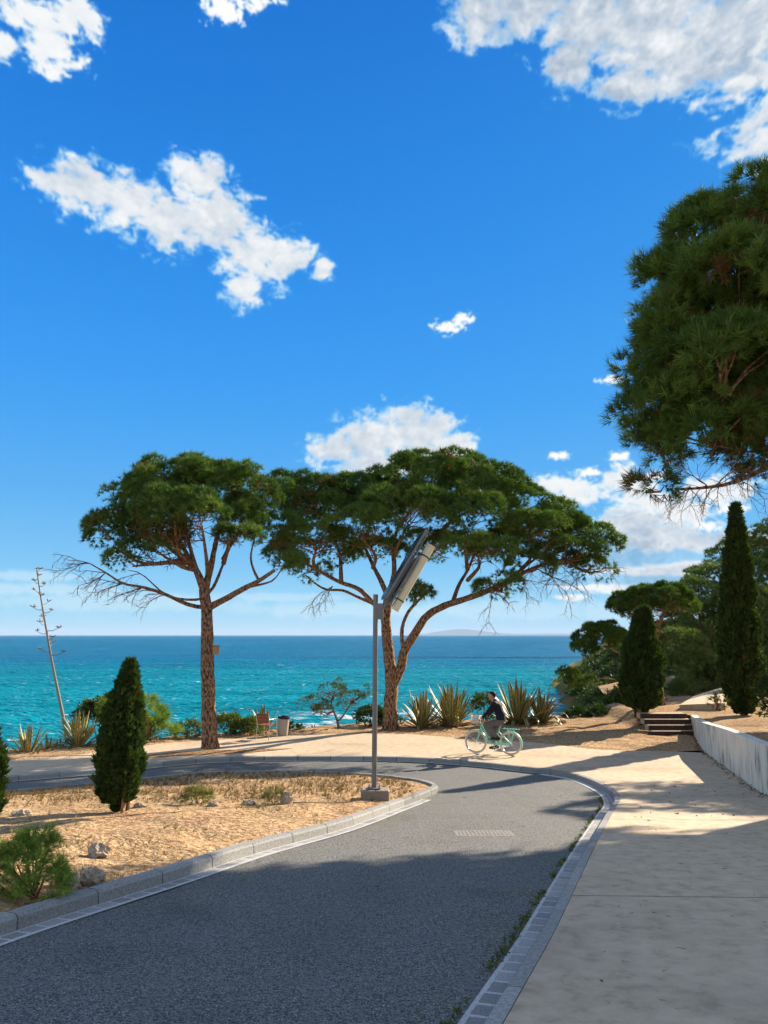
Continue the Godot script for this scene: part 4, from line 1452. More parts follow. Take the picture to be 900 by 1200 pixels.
	pine("umbrella_pine", "broad forked umbrella pine behind the solar lamp post", "umbrella pines by the sea", b2, [
		[[b2, Vector3(0.218, -1.040, -28.900), Vector3(0.282, -0.278, -28.900), Vector3(0.220, 0.491, -28.900), Vector3(0.127, 1.422, -28.900), Vector3(0.064, 2.301, -28.900), Vector3(0.192, 3.060, -28.900)], 0.265, 0.17],
		[[Vector3(0.282, -0.309, -28.900), Vector3(0.627, 0.433, -28.800), Vector3(0.721, 0.960, -28.700), Vector3(1.192, 1.734, -28.600), Vector3(1.568, 2.291, -28.500), Vector3(2.278, 2.688, -28.300), Vector3(3.052, 2.932, -28.200), Vector3(3.778, 3.200, -28.000), Vector3(4.514, 3.564, -27.900), Vector3(5.581, 4.059, -27.900), Vector3(6.608, 4.349, -28.000)], 0.185, 0.05],
		[[Vector3(0.721, 1.022, -28.700), Vector3(0.657, 1.795, -28.500), Vector3(0.875, 2.412, -28.400), Vector3(1.375, 2.968, -28.300), Vector3(1.817, 3.342, -28.300)], 0.085, 0.04],
		[[Vector3(0.095, 2.364, -28.900), Vector3(-0.414, 2.806, -28.900), Vector3(-0.956, 3.309, -28.800), Vector3(-1.653, 3.556, -28.700), Vector3(-2.478, 3.994, -28.600), Vector3(-3.333, 4.493, -28.500)], 0.11, 0.04],
		[[Vector3(0.160, 2.997, -28.900), Vector3(-0.129, 3.648, -29.100), Vector3(-0.456, 4.313, -29.300), Vector3(-0.821, 5.145, -29.400)], 0.11, 0.05],
		[[Vector3(0.192, 3.060, -28.900), Vector3(0.386, 3.963, -29.000), Vector3(0.356, 4.934, -29.000), Vector3(0.585, 5.850, -29.000)], 0.115, 0.05],
		[[Vector3(0.223, 2.997, -28.900), Vector3(0.843, 3.914, -29.200), Vector3(1.507, 4.650, -29.400), Vector3(2.314, 5.723, -29.500)], 0.10, 0.05],
		[[Vector3(-0.319, 2.743, -28.900), Vector3(-0.964, 3.006, -29.100), Vector3(-1.561, 3.280, -29.400), Vector3(-2.292, 3.356, -29.600), Vector3(-3.042, 3.895, -29.800)], 0.07, 0.03],
		[[Vector3(2.497, 2.750, -28.300), Vector3(2.787, 3.455, -28.600), Vector3(3.145, 4.019, -28.900), Vector3(3.585, 4.957, -29.200)], 0.08, 0.04],
		[[Vector3(4.185, 3.385, -28.000), Vector3(5.047, 3.977, -28.400), Vector3(6.102, 4.749, -28.800)], 0.06, 0.03],
	], [
		[Vector3(-3.735, 6.805, -28.800), Vector3(1.151, 0.831, 1.093), Vector3(-3.333, 4.493, -28.500)], [Vector3(-3.716, 5.160, -27.000), Vector3(0.899, 0.509, 0.854), Vector3(-3.172, 4.398, -28.500)], [Vector3(-2.440, 6.493, -28.900), Vector3(1.411, 0.898, 1.341), Vector3(-1.590, 3.525, -28.700)], [Vector3(-2.379, 4.922, -27.300), Vector3(1.151, 0.424, 1.094), Vector3(-2.478, 3.994, -28.600)], [Vector3(-3.370, 4.653, -28.800), Vector3(0.895, 0.384, 0.850), null], [Vector3(-4.303, 6.245, -29.000), Vector3(0.579, 0.644, 0.550), null],
		[Vector3(-0.588, 6.642, -29.000), Vector3(1.545, 0.966, 1.468), Vector3(-0.820, 4.980, -29.400)], [Vector3(-0.750, 5.224, -26.800), Vector3(1.249, 0.654, 1.187), Vector3(-0.422, 4.141, -29.200)], [Vector3(1.308, 7.388, -28.900), Vector3(1.796, 0.962, 1.706), Vector3(0.585, 5.751, -29.000)], [Vector3(2.373, 8.088, -30.800), Vector3(1.709, 0.752, 1.624), null], [Vector3(0.856, 5.895, -27.200), Vector3(1.570, 0.845, 1.491), Vector3(0.420, 4.609, -29.000)], [Vector3(3.625, 7.011, -29.200), Vector3(1.685, 1.102, 1.601), Vector3(2.314, 5.723, -29.500)], [Vector3(2.879, 5.679, -27.000), Vector3(1.319, 0.779, 1.253), Vector3(3.145, 4.019, -28.900)],
		[Vector3(4.955, 6.245, -29.000), Vector3(1.352, 0.966, 1.284), Vector3(3.582, 4.793, -29.200)], [Vector3(5.364, 5.151, -27.400), Vector3(1.156, 0.669, 1.098), Vector3(5.011, 3.960, -28.200)], [Vector3(6.593, 5.842, -29.400), Vector3(1.175, 0.653, 1.116), Vector3(6.102, 4.749, -28.800)], [Vector3(7.465, 5.105, -28.800), Vector3(1.023, 0.639, 0.972), Vector3(6.230, 4.255, -28.000)], [Vector3(8.221, 4.749, -28.800), Vector3(0.639, 0.448, 0.607), null], [Vector3(6.626, 4.422, -27.800), Vector3(1.049, 0.370, 0.997), Vector3(5.896, 4.183, -27.900)], [Vector3(7.688, 4.025, -28.600), Vector3(0.635, 0.286, 0.603), Vector3(6.608, 4.349, -28.000)],
		[Vector3(3.238, 4.487, -26.400), Vector3(1.172, 0.322, 1.113), Vector3(3.106, 3.613, -28.600)], [Vector3(4.122, 3.202, -27.000), Vector3(0.719, 0.270, 0.683), Vector3(4.326, 3.440, -27.900)], [Vector3(1.038, 3.238, -27.600), Vector3(0.521, 0.306, 0.495), Vector3(1.128, 2.723, -28.400)], [Vector3(5.215, 4.033, -27.600), Vector3(0.858, 0.276, 0.815), null], [Vector3(0.071, 7.022, -31.600), Vector3(1.964, 0.842, 1.866), null], [Vector3(3.659, 7.420, -31.800), Vector3(2.188, 0.918, 2.079), null], [Vector3(6.595, 5.792, -31.000), Vector3(1.651, 0.619, 1.569), null], [Vector3(-2.091, 6.565, -31.000), Vector3(1.583, 0.688, 1.504), null], [Vector3(1.996, 5.026, -29.800), Vector3(1.125, 0.463, 1.068), Vector3(1.638, 4.716, -29.400)], [Vector3(-0.330, 4.671, -29.600), Vector3(1.117, 0.394, 1.061), null], [Vector3(4.411, 5.095, -30.400), Vector3(1.282, 0.472, 1.218), null], [Vector3(-1.650, 4.837, -29.600), Vector3(0.920, 0.329, 0.874), null], [Vector3(-2.919, 4.044, -29.200), Vector3(0.713, 0.259, 0.677), null],
	], {"seed": 102, "dens": 0.76})
	var dead2 := MB.new()
	var tree2 := get_node("umbrella_pine_001")
	for s in [[600, 680], [630, 668], [655, 660], [575, 695], [680, 668], [640, 672], [390, 688]]:
		var p := Vector3((s[0] - 450.0) / 901.0 * 28.0, 1.6 + (744.0 - s[1]) / 901.0 * 28.2, -28.0) - b2
		for q in 3:
			twigs(dead2, p, Vector3(r.randf_range(-0.3, 1.0) * (1.0 if s[0] > 450 else -1.0), r.randf_range(-0.7, 0.2), r.randf_range(-0.6, 0.6)), r.randf_range(0.6, 1.4), 0.018, 2, r, 0.10)
	part("dead_twigs", dead2, M.bark, tree2).set_meta("kind", "stuff")

	# near pine whose crown hangs in from the right
	var b3 := Vector3(8.5, terrace_h(8.5, 11.6), -11.6)
	var d3 := MB.new()
	var t3 := pine("tall_pine", "dark tall pine hanging into the picture above the retaining wall", "", b3, [
		[[b3, b3 + Vector3(0.1, 2.0, 0), b3 + Vector3(0.0, 4.2, 0.1), b3 + Vector3(-0.2, 6.4, 0.2), b3 + Vector3(-0.4, 8.2, 0.1)], 0.24, 0.08],
		[[b3 + Vector3(0.05, 3.5, 0), Vector3(6.914, 4.360, -11.350), Vector3(5.981, 4.167, -11.200), Vector3(5.552, 3.996, -11.130), Vector3(5.098, 3.800, -11.050), Vector3(4.644, 3.724, -11.050), Vector3(4.306, 3.711, -11.050)], 0.10, 0.015],
		[[b3 + Vector3(0.05, 4.0, 0), Vector3(6.636, 4.868, -11.350), Vector3(5.541, 5.091, -11.200), Vector3(4.502, 4.957, -11.200)], 0.11, 0.02],
		[[b3 + Vector3(-0.1, 5.3, 0), Vector3(6.771, 6.376, -11.350), Vector3(5.655, 6.590, -11.200), Vector3(4.594, 6.451, -11.200)], 0.10, 0.02],
		[[b3 + Vector3(-0.2, 6.4, 0), Vector3(6.886, 7.657, -11.350), Vector3(5.740, 7.720, -11.200)], 0.09, 0.02],
	], [
		[Vector3(5.938, 8.037, -11.200), Vector3(0.597, 0.622, 0.567), null], [Vector3(5.034, 7.548, -11.200), Vector3(0.522, 0.597, 0.496), null], [Vector3(5.236, 6.660, -10.900), Vector3(0.847, 0.726, 0.804), null], [Vector3(4.556, 7.082, -11.350), Vector3(0.403, 0.403, 0.383), null], [Vector3(4.514, 6.087, -11.050), Vector3(0.589, 0.589, 0.559), null], [Vector3(4.121, 5.494, -11.200), Vector3(0.398, 0.448, 0.378), null], [Vector3(4.207, 4.807, -11.050), Vector3(0.515, 0.515, 0.489), null], [Vector3(4.103, 4.272, -11.200), Vector3(0.348, 0.323, 0.331), null], [Vector3(4.881, 5.285, -10.600), Vector3(0.753, 0.729, 0.715), null], [Vector3(4.872, 4.520, -11.050), Vector3(0.711, 0.491, 0.676), null], [Vector3(5.888, 4.467, -11.350), Vector3(0.630, 0.378, 0.598), null], [Vector3(6.263, 6.657, -11.350), Vector3(0.756, 1.008, 0.718), null], [Vector3(5.899, 5.322, -11.500), Vector3(0.766, 0.766, 0.728), null], [Vector3(4.000, 3.765, -11.130), Vector3(0.198, 0.111, 0.188), null], [Vector3(5.653, 3.882, -11.200), Vector3(0.174, 0.124, 0.165), null],
		[Vector3(7.210, 7.512, -11.350), Vector3(0.882, 0.882, 0.838), null], [Vector3(7.249, 5.821, -11.350), Vector3(1.008, 1.008, 0.957), null], [Vector3(8.650, 7.081, -11.650), Vector3(1.034, 1.164, 0.983), null], [Vector3(8.387, 5.324, -11.950), Vector3(1.061, 0.796, 1.008), null], [Vector3(7.043, 8.477, -11.500), Vector3(0.766, 0.638, 0.728), null], [Vector3(7.981, 9.119, -11.800), Vector3(0.786, 0.524, 0.747), null], [Vector3(5.776, 6.509, -12.390), Vector3(0.825, 0.825, 0.784), null], [Vector3(7.117, 5.909, -12.840), Vector3(0.998, 0.998, 0.948), null], [Vector3(6.388, 4.402, -10.150), Vector3(0.676, 0.451, 0.642), null], [Vector3(5.937, 6.363, -9.860), Vector3(0.766, 0.766, 0.728), null],
	], {"seed": 103, "dens": 1.5, "per": 34, "sub": 0.30, "tuft": 0.78, "mesh": M.tuft_fine})
	for s in [[885, 553], [870, 560], [850, 568], [835, 571], [815, 573], [895, 550]]:
		var p := Vector3((s[0] - 450.0) / 901.0 * 11.1, 1.6 + (744.0 - s[1]) / 901.0 * 11.35, -11.1) - b3
		for q in 4:
			twigs(d3, p, Vector3(r.randf_range(-1.0, 0.5), r.randf_range(-0.9, 0.5), r.randf_range(-0.6, 0.6)), r.randf_range(0.25, 0.6), 0.008, 2, r, 0.06)
	part("dead_twigs", d3, M.bark, t3).set_meta("kind", "stuff")

	# pine with three tufts of crown beyond the steps
	var b4: Vector3 = Vector3(11.570, -1.623, -33.000)
	pine("coastal_pine", "leaning pine with open tufted crown just behind the steps", "pines on the hillside", b4, [
		[[b4, Vector3(11.540, -0.894, -33.000), Vector3(11.455, 0.153, -33.100), Vector3(11.476, 1.217, -33.200), Vector3(11.712, 2.188, -33.200)], 0.19, 0.13],
		[[Vector3(11.468, 1.040, -33.100), Vector3(10.621, 0.687, -33.000), Vector3(9.744, 0.904, -32.800), Vector3(9.197, 1.154, -32.600)], 0.07, 0.025],
		[[Vector3(11.455, 0.153, -33.100), Vector3(10.152, -0.253, -32.800), Vector3(9.003, -0.167, -32.500), Vector3(8.264, -0.334, -32.400)], 0.055, 0.02],
		[[Vector3(11.708, 2.116, -33.200), Vector3(12.230, 2.296, -33.200), Vector3(12.513, 2.768, -33.200)], 0.05, 0.02],
	], [
		[Vector3(11.239, 2.994, -33.400), Vector3(1.038, 0.593, 0.986), Vector3(11.662, 1.935, -33.200)], [Vector3(11.875, 3.068, -32.600), Vector3(0.905, 0.579, 0.859), Vector3(11.745, 2.116, -33.200)], [Vector3(10.428, 2.768, -33.200), Vector3(0.663, 0.516, 0.630), Vector3(11.284, 1.683, -33.200)], [Vector3(12.810, 2.775, -33.400), Vector3(0.519, 0.445, 0.493), null], [Vector3(8.981, 1.469, -32.800), Vector3(0.874, 0.510, 0.830), null], [Vector3(8.480, 1.048, -32.600), Vector3(0.507, 0.362, 0.481), null], [Vector3(9.536, 1.683, -33.200), Vector3(0.590, 0.368, 0.560), null], [Vector3(7.671, -0.230, -32.400), Vector3(0.360, 0.360, 0.342), null], [Vector3(8.256, -0.305, -32.500), Vector3(0.325, 0.180, 0.308), null],
	], {"seed": 104, "sub": 0.30, "tuft": 0.8, "dens": 1.1, "limb": 0.05})
	# wooded slope behind it
	var specs := [
		["dense grey-green pine rising behind the leaning pine", 44.0, [[815, 705, 30, 24], [848, 690, 34, 28], [826, 738, 40, 32], [860, 725, 38, 36], [812, 775, 34, 30], [845, 785, 42, 34], [800, 740, 24, 26]], 201],
		["tallest dark pine on the hillside behind the big cypress", 50.0, [[880, 655, 34, 26], [912, 645, 38, 30], [895, 690, 40, 34], [935, 690, 46, 46], [960, 640, 46, 40], [900, 740, 50, 40], [950, 750, 60, 50]], 202],
		["low olive-green pine filling the slope beside the steps", 39.0, [[800, 790, 30, 26], [828, 802, 34, 22], [790, 762, 20, 24], [856, 795, 36, 26], [790, 815, 26, 16]], 203],
	]
	for s in specs:
		var dd: float = s[1]
		var pads := []
		var lowest := 1e9
		var mid := 0.0
		for q in s[2]:
			var c := Vector3((q[0] - 450.0) / 901.0 * dd * 0.99, 1.6 + (744.0 - q[1]) / 901.0 * dd, -dd - rnd.randf_range(-1.6, 1.6))
			pads.append([c, Vector3(q[2], q[3], q[2]) * dd / 901.0, null])
			lowest = minf(lowest, c.y - q[3] * dd / 901.0)
			mid += c.x / s[2].size()
		var ground := maxf(hill_h(mid, dd), terrace_h(mid, dd) if dd < 47.0 else -99.0)
		ground = minf(ground, lowest - 0.3)
		var base := Vector3(mid, ground, -dd)
		var stems := [[[base, base + Vector3(0.1, 1.5, 0), base.lerp(pads[0][0], 0.7), pads[0][0]], 0.20, 0.05]]
		for q in pads.size() - 1:
			stems.append([[base.lerp(pads[0][0], 0.35), base.lerp(pads[q + 1][0], 0.6) + Vector3(0, -0.2, 0), pads[q + 1][0]], 0.08, 0.03])
		var olive: bool = s[3] > 202
		pine("coastal_pine", s[0], "pines on the hillside", base, stems, pads, {"seed": s[3], "sub": 0.5, "tuft": 1.35, "per": 26, "dens": 1.0, "dark": Color(0.085, 0.125, 0.035), "light": Color(0.235, 0.265, 0.075) if olive else Color(0.19, 0.24, 0.065)})
	# trees on the terrace outside the picture, which shade the walkway and the road
	var shade := [[14.3, 19.5, 9.2, 2.2, 305], [11.6, 17.3, 7.2, 2.5, 301], [15.2, 17.5, 7.6, 2.6, 302], [18.1, 21.4, 7.5, 2.2, 303], [17.8, 25.8, 7.0, 2.2, 304]]
	var words := ["tallest pine of the row above the wall", "second pine of the row above the wall, standing nearest its edge", "third pine of the row, standing back from the wall", "fourth pine of the row on the terrace", "last pine of the row, level with the cyclist"]
	for k in shade.size():
		var s: Array = shade[k]
		var base := Vector3(s[0], terrace_h(s[0], s[1]), -s[1])
		var pads := []
		for q in 9:
			var a: float = q * 2.4 + s[4]
			var rr: float = s[3] * (0.0 if q == 0 else 0.62)
			pads.append([base + Vector3(cos(a) * rr, s[2] + rnd.randf_range(-0.7, 0.9), sin(a) * rr), Vector3(s[3] * 0.62, s[3] * 0.40, s[3] * 0.62), base + Vector3(0, s[2] - 2.4, 0)])
		pine("tall_pine", words[k], "", base, [[[base, base + Vector3(0.1, s[2] * 0.5, 0), base + Vector3(0, s[2] - 0.5, 0)], 0.26, 0.10]], pads, {"seed": s[4], "sub": 0.5, "tuft": 1.3, "per": 24, "dens": 0.9 if k < 3 else 0.42})

	# little pine on the edge
	var b5: Vector3 = Vector3(-1.675, -1.916, -29.400)
	pine("small_pine", "small wind-bent pine standing alone against the sea", "", b5, [
		[[b5, Vector3(-1.710, -1.579, -29.400), Vector3(-1.840, -1.271, -29.400), Vector3(-1.970, -0.962, -29.400)], 0.055, 0.03],
		[[Vector3(-1.710, -1.548, -29.400), Vector3(-1.485, -1.323, -29.300), Vector3(-1.329, -1.015, -29.300), Vector3(-1.109, -0.830, -29.300)], 0.035, 0.015],
	], [
		[Vector3(-1.911, -0.528, -29.400), Vector3(0.555, 0.294, 0.527), Vector3(-1.969, -1.024, -29.400)], [Vector3(-2.614, -0.971, -29.500), Vector3(0.458, 0.295, 0.435), Vector3(-1.968, -1.086, -29.400)], [Vector3(-1.658, -0.279, -29.400), Vector3(0.228, 0.163, 0.217), null], [Vector3(-1.201, -0.699, -29.200), Vector3(0.454, 0.194, 0.431), Vector3(-1.329, -1.077, -29.300)], [Vector3(-0.698, -0.490, -29.300), Vector3(0.228, 0.195, 0.216), Vector3(-1.172, -0.861, -29.300)], [Vector3(-2.191, -1.110, -29.000), Vector3(0.386, 0.161, 0.367), Vector3(-1.904, -1.210, -29.400)], [Vector3(-3.029, -0.909, -29.500), Vector3(0.164, 0.164, 0.156), null], [Vector3(-1.471, -1.042, -29.600), Vector3(0.263, 0.131, 0.250), null],
	], {"seed": 105, "sub": 0.17, "tuft": 0.62, "per": 18, "limb": 0.025, "dens": 0.65, "mesh": M.tuft_small, "light": Color(0.17, 0.20, 0.06), "dark": Color(0.05, 0.085, 0.025), "twigs": 3})

func make_cypresses() -> void:
	var p: Vector3
	p = Vector3(-3.98, isle_h(-3.98, 12.0) - 0.02, -12.0)
	cypress("cypress", "small dark cypress growing on the earth island", "cypresses", p, 2.20, [[0.0, 0.018], [0.045, 0.037], [0.07, 0.154], [0.14, 0.21], [0.3, 0.252], [0.52, 0.231], [0.72, 0.182], [0.86, 0.105], [0.95, 0.049], [1.0, 0.007]], {"seed": 11, "count": 9000, "tuft": 0.62, "stems": 4, "stem": 0.03, "lump": 5.0, "lean": Vector3(0.10, 0, 0)})
	p = Vector3(-4.78, isle_h(-4.78, 9.2), -9.2)
	cypress("cypress", "cypress cut off by the left edge of the picture", "cypresses", p, 1.62, [[0.0, 0.144], [0.15, 0.288], [0.45, 0.304], [0.7, 0.224], [0.88, 0.112], [1.0, 0.012]], {"seed": 12, "count": 6500, "tuft": 0.55, "stems": 3, "stem": 0.03, "lump": 5.0})
	p = Vector3(9.62, verge_h(9.62, 29.55) - 0.05, -29.55)
	cypress("cypress", "black-green cypress standing alone left of the steps", "cypresses", p, 4.2, [[0.0, 0.045], [0.09, 0.075], [0.15, 0.415], [0.28, 0.543], [0.5, 0.528], [0.68, 0.467], [0.76, 0.316], [0.88, 0.226], [0.96, 0.151], [1.0, 0.023]], {"seed": 13, "count": 9000, "tuft": 1.35, "stems": 2, "stem": 0.10, "lump": 4.0, "lean": Vector3(0.28, 0, 0)})
	p = Vector3(12.560, -1.153, -27.600)
	cypress("cypress", "tall tapering cypress above the concrete wall", "cypresses", p, 7.35, [[0.0, 0.186], [0.05, 0.386], [0.15, 0.497], [0.35, 0.485], [0.55, 0.41], [0.72, 0.286], [0.86, 0.161], [0.95, 0.087], [1.0, 0.013]], {"seed": 14, "count": 16000, "tuft": 1.4, "stems": 1, "stem": 0.13, "lump": 3.6, "lean": Vector3(0.25, 0, 0)})

func make_agaves() -> void:
	var spots := [
		["spiky striped agave at the left end beside the leaning flower stalk", Vector3(-10.546, -2.005, -23.600), 0.95, 30, 1], ["small agave tucked between the two left agaves", Vector3(-10.304, -2.127, -24.400), 0.72, 18, 2], ["striped agave from whose foot the tall flower stalk leans", Vector3(-9.508, -1.932, -24.800), 1.18, 34, 3],
		["drooping pale agave half hidden behind the small cypress", Vector3(-7.805, -1.915, -26.000), 1.0, 24, 4], ["tall agave behind the brown chair", Vector3(-4.360, -2.029, -28.600), 1.12, 20, 5],
		["left of the paired agaves beside the broad pine", Vector3(1.400, -1.879, -29.600), 1.36, 40, 6], ["largest upright agave of the pair beside the broad pine", Vector3(2.549, -1.863, -30.000), 1.66, 44, 7], ["wide agave clump behind the cyclist", Vector3(5.203, -1.891, -30.800), 1.68, 52, 8], ["drooping agave at the right end of the cyclist's clump", Vector3(6.178, -1.904, -31.200), 1.40, 42, 9], ["tiny agave by the path edge near the little pine", Vector3(-2.653, -2.008, -29.400), 0.42, 12, 10],
		["very small agave beside the surf in the path edge", Vector3(-3.074, -2.014, -29.200), 0.34, 10, 11], ["low agave right of the leaning stalk's foot", Vector3(-10.162, -2.141, -25.000), 0.60, 16, 12],
	]
	for s in spots:
		agave(s[0], s[1], s[2], s[3], s[4], 0.30 if s[4] in [4, 9] else 0.14)
	# dried flower stalk
	var base: Vector3 = Vector3(-10.024, -1.806, -25.200)
	var t := thing("agave_flower_stalk", "tall bare agave flower stalk leaning against the sky", "flower stalk", base)
	var mb := MB.new()
	var pts := []
	for q in [Vector3(-10.024, -1.806, -25.200), Vector3(-10.143, -1.230, -25.200), Vector3(-10.395, -0.304, -25.200), Vector3(-10.686, 0.768, -25.200), Vector3(-10.954, 1.854, -25.200), Vector3(-11.188, 2.818, -25.200), Vector3(-11.395, 3.765, -25.200)]:
		pts.append(q - base)
	limb(mb, pts, 0.060, 0.018, rnd, 8, 0.03)
	part("stem", mb, M.bark_pale, t)
	var r := RandomNumberGenerator.new()
	r.seed = 6
	for k in 17:
		var f := 0.50 + 0.49 * k / 16.0
		var c := curve3(pts, 0.1)
		var at: Vector3 = c[int(f * (c.size() - 1))]
		var a := k * 2.4
		var l := lerpf(0.52, 0.14, (f - 0.5) / 0.5) * r.randf_range(0.8, 1.1)
		if f < 0.58:
			l *= 0.7
		var out := Vector3(cos(a), 0.10, sin(a) * 0.7)
		var br := MB.new()
		var e := at + out * l
		br.tube([at, at + out * l * 0.5 + Vector3(0, -0.02, 0), e + Vector3(0, 0.05, 0)], [0.014, 0.011, 0.008], 5)
		for q in 5:
			var d := Vector3(r.randf_range(-1, 1), r.randf_range(0.1, 0.8), r.randf_range(-1, 1)).normalized()
			br.tube([e + Vector3(0, 0.05, 0), e + Vector3(0, 0.05, 0) + d * 0.07], [0.008, 0.016], 5)
			br.tube([e + Vector3(0, 0.05, 0) + d * 0.07, e + Vector3(0, 0.05, 0) + d * 0.12], [0.018, 0.008], 5)
		part("flower_branch", br, M.bark_pale, t)

func make_shrubs() -> void:
	var nd := {"mesh": M.tuft_small, "dark": Color(0.09, 0.17, 0.03), "light": Color(0.38, 0.46, 0.08)}
	var p: Vector3
	p = Vector3(-3.02, isle_h(-3.02, 7.05), -7.05)
	shrub("young_pine_bush", "bright green needle bush by the near kerb, beside the rock", "", p, [[Vector3(0, 0.20, 0), Vector3(0.26, 0.20, 0.24)], [Vector3(-0.24, 0.24, -0.1), Vector3(0.26, 0.22, 0.24)], [Vector3(0.14, 0.11, 0.1), Vector3(0.18, 0.13, 0.18)], [Vector3(-0.06, 0.32, -0.12), Vector3(0.22, 0.18, 0.2)], [Vector3(-0.4, 0.14, 0.12), Vector3(0.24, 0.16, 0.22)]], nd.merged({"seed": 21, "sub": 0.07, "per": 11, "size": 0.58, "dens": 9.0, "stems": 4, "thick": 0.4}))
	p = Vector3(-8.362, -1.942, -26.000)
	shrub("bush", "bright green bush behind the small cypress", "bushes on the sea edge", p, [[Vector3(0.5, 0.75, 0), Vector3(0.75, 0.65, 0.6)], [Vector3(-0.4, 0.85, -0.2), Vector3(0.7, 0.6, 0.6)], [Vector3(1.0, 0.35, 0.1), Vector3(0.5, 0.4, 0.45)]], nd.merged({"seed": 22, "sub": 0.22, "per": 20, "size": 1.5, "dens": 1.2}))
	p = Vector3(-9.557, -1.941, -26.600)
	shrub("bush", "darker olive bush between leaning stalk and small cypress", "bushes on the sea edge", p, [[Vector3(0, 0.75, 0), Vector3(0.65, 0.65, 0.5)], [Vector3(0.4, 1.0, 0), Vector3(0.5, 0.4, 0.5)]], {"mesh": M.leaves, "dark": Color(0.035, 0.06, 0.02), "light": Color(0.12, 0.15, 0.045), "seed": 23, "sub": 0.2, "per": 22, "size": 1.2, "dens": 1.2})
	p = Vector3(-6.637, -1.953, -26.900)
	shrub("bush", "small grey-green bush just left of the first pine", "bushes on the sea edge", p, [[Vector3(0, 0.28, 0), Vector3(0.40, 0.32, 0.35)]], {"mesh": M.leaves, "dark": Color(0.06, 0.10, 0.06), "light": Color(0.17, 0.22, 0.12), "seed": 24, "sub": 0.15, "per": 18, "size": 0.9, "dens": 2.0})
	p = Vector3(-5.271, -2.016, -27.600)
	shrub("bush", "rounded bright bush between the first pine and the chair", "bushes on the sea edge", p, [[Vector3(-0.1, 0.40, 0), Vector3(0.65, 0.42, 0.5)], [Vector3(0.55, 0.34, 0.1), Vector3(0.45, 0.34, 0.4)]], {"mesh": M.leaves, "dark": Color(0.05, 0.075, 0.015), "light": Color(0.22, 0.25, 0.05), "seed": 25, "sub": 0.18, "per": 22, "size": 1.0, "dens": 1.8})
	p = Vector3(-3.271, -1.989, -29.000)
	shrub("bush", "little low bush right of the litter bin", "bushes on the sea edge", p, [[Vector3(0, 0.16, 0), Vector3(0.30, 0.18, 0.25)]], {"mesh": M.leaves, "dark": Color(0.04, 0.07, 0.015), "light": Color(0.14, 0.18, 0.04), "seed": 26, "sub": 0.12, "per": 16, "size": 0.8, "dens": 2.5})
	p = Vector3(-0.455, -1.949, -30.200)
	shrub("bush", "dark bush partly behind the lamp post and pine trunk", "bushes on the sea edge", p, [[Vector3(0, 0.36, 0), Vector3(0.55, 0.42, 0.5)], [Vector3(0.6, 0.32, 0), Vector3(0.4, 0.34, 0.4)]], {"mesh": M.leaves, "dark": Color(0.03, 0.06, 0.02), "light": Color(0.09, 0.13, 0.04), "seed": 27, "sub": 0.18, "per": 22, "size": 1.0, "dens": 1.8})
	p = Vector3(3.945, -1.949, -31.600)
	shrub("bush", "round green bush between the two agave clumps", "bushes on the sea edge", p, [[Vector3(0, 0.62, 0), Vector3(0.46, 0.58, 0.45)]], {"mesh": M.leaves, "dark": Color(0.05, 0.085, 0.02), "light": Color(0.15, 0.19, 0.045), "seed": 28, "sub": 0.16, "per": 22, "size": 1.0, "dens": 2.4})
	p = Vector3(8.631, -2.046, -33.400)
	shrub("bush", "low dark hedge-like bush right of the agaves", "bushes on the sea edge", p, [[Vector3(-0.5, 0.2, 0), Vector3(0.6, 0.28, 0.5)], [Vector3(0.4, 0.22, 0), Vector3(0.6, 0.30, 0.5)]], {"mesh": M.leaves, "dark": Color(0.025, 0.05, 0.015), "light": Color(0.08, 0.12, 0.03), "seed": 29, "sub": 0.18, "per": 22, "size": 1.0, "dens": 1.8})
	p = Vector3(10.128, -2.286, -34.600)
	shrub("bush", "pale green bush covering the bank left of the lone cypress", "bushes on the sea edge", p, [[Vector3(0, 0.2, 0), Vector3(0.75, 0.45, 0.7)], [Vector3(0.7, 0.5, -0.5), Vector3(0.7, 0.6, 0.7)], [Vector3(-0.6, 0.05, 0), Vector3(0.7, 0.35, 0.6)]], {"mesh": M.leaves, "dark": Color(0.05, 0.085, 0.025), "light": Color(0.17, 0.20, 0.05), "seed": 30, "sub": 0.25, "per": 24, "size": 1.4, "dens": 1.2})
	p = Vector3(10.796, -1.941, -35.500)
	shrub("bush", "olive bush in the gap behind the lone cypress", "bushes on the sea edge", p, [[Vector3(0, 0.35, 0), Vector3(0.8, 0.7, 0.7)], [Vector3(-0.8, 0.0, 0.2), Vector3(0.7, 0.5, 0.6)], [Vector3(0.9, 0.6, -0.4), Vector3(0.8, 0.8, 0.7)]], {"mesh": M.leaves, "dark": Color(0.055, 0.085, 0.025), "light": Color(0.16, 0.19, 0.05), "seed": 35, "sub": 0.25, "per": 24, "size": 1.4, "dens": 1.3})
	var q := Vector3(9.75, terrace_h(9.75, 19.4), -19.4)
	shrub("bush", "dark leafy shrub at the right edge above the wall", "", q, [[Vector3(0, 0.55, 0), Vector3(0.55, 0.65, 0.5)], [Vector3(0.25, 1.25, 0), Vector3(0.5, 0.55, 0.5)], [Vector3(0.7, 0.8, -0.2), Vector3(0.6, 0.8, 0.6)]], {"mesh": M.leaves, "dark": Color(0.035, 0.06, 0.018), "light": Color(0.085, 0.125, 0.03), "seed": 31, "sub": 0.18, "per": 26, "size": 0.9, "dens": 2.2})
	p = Vector3(10.811, -0.712, -25.600)
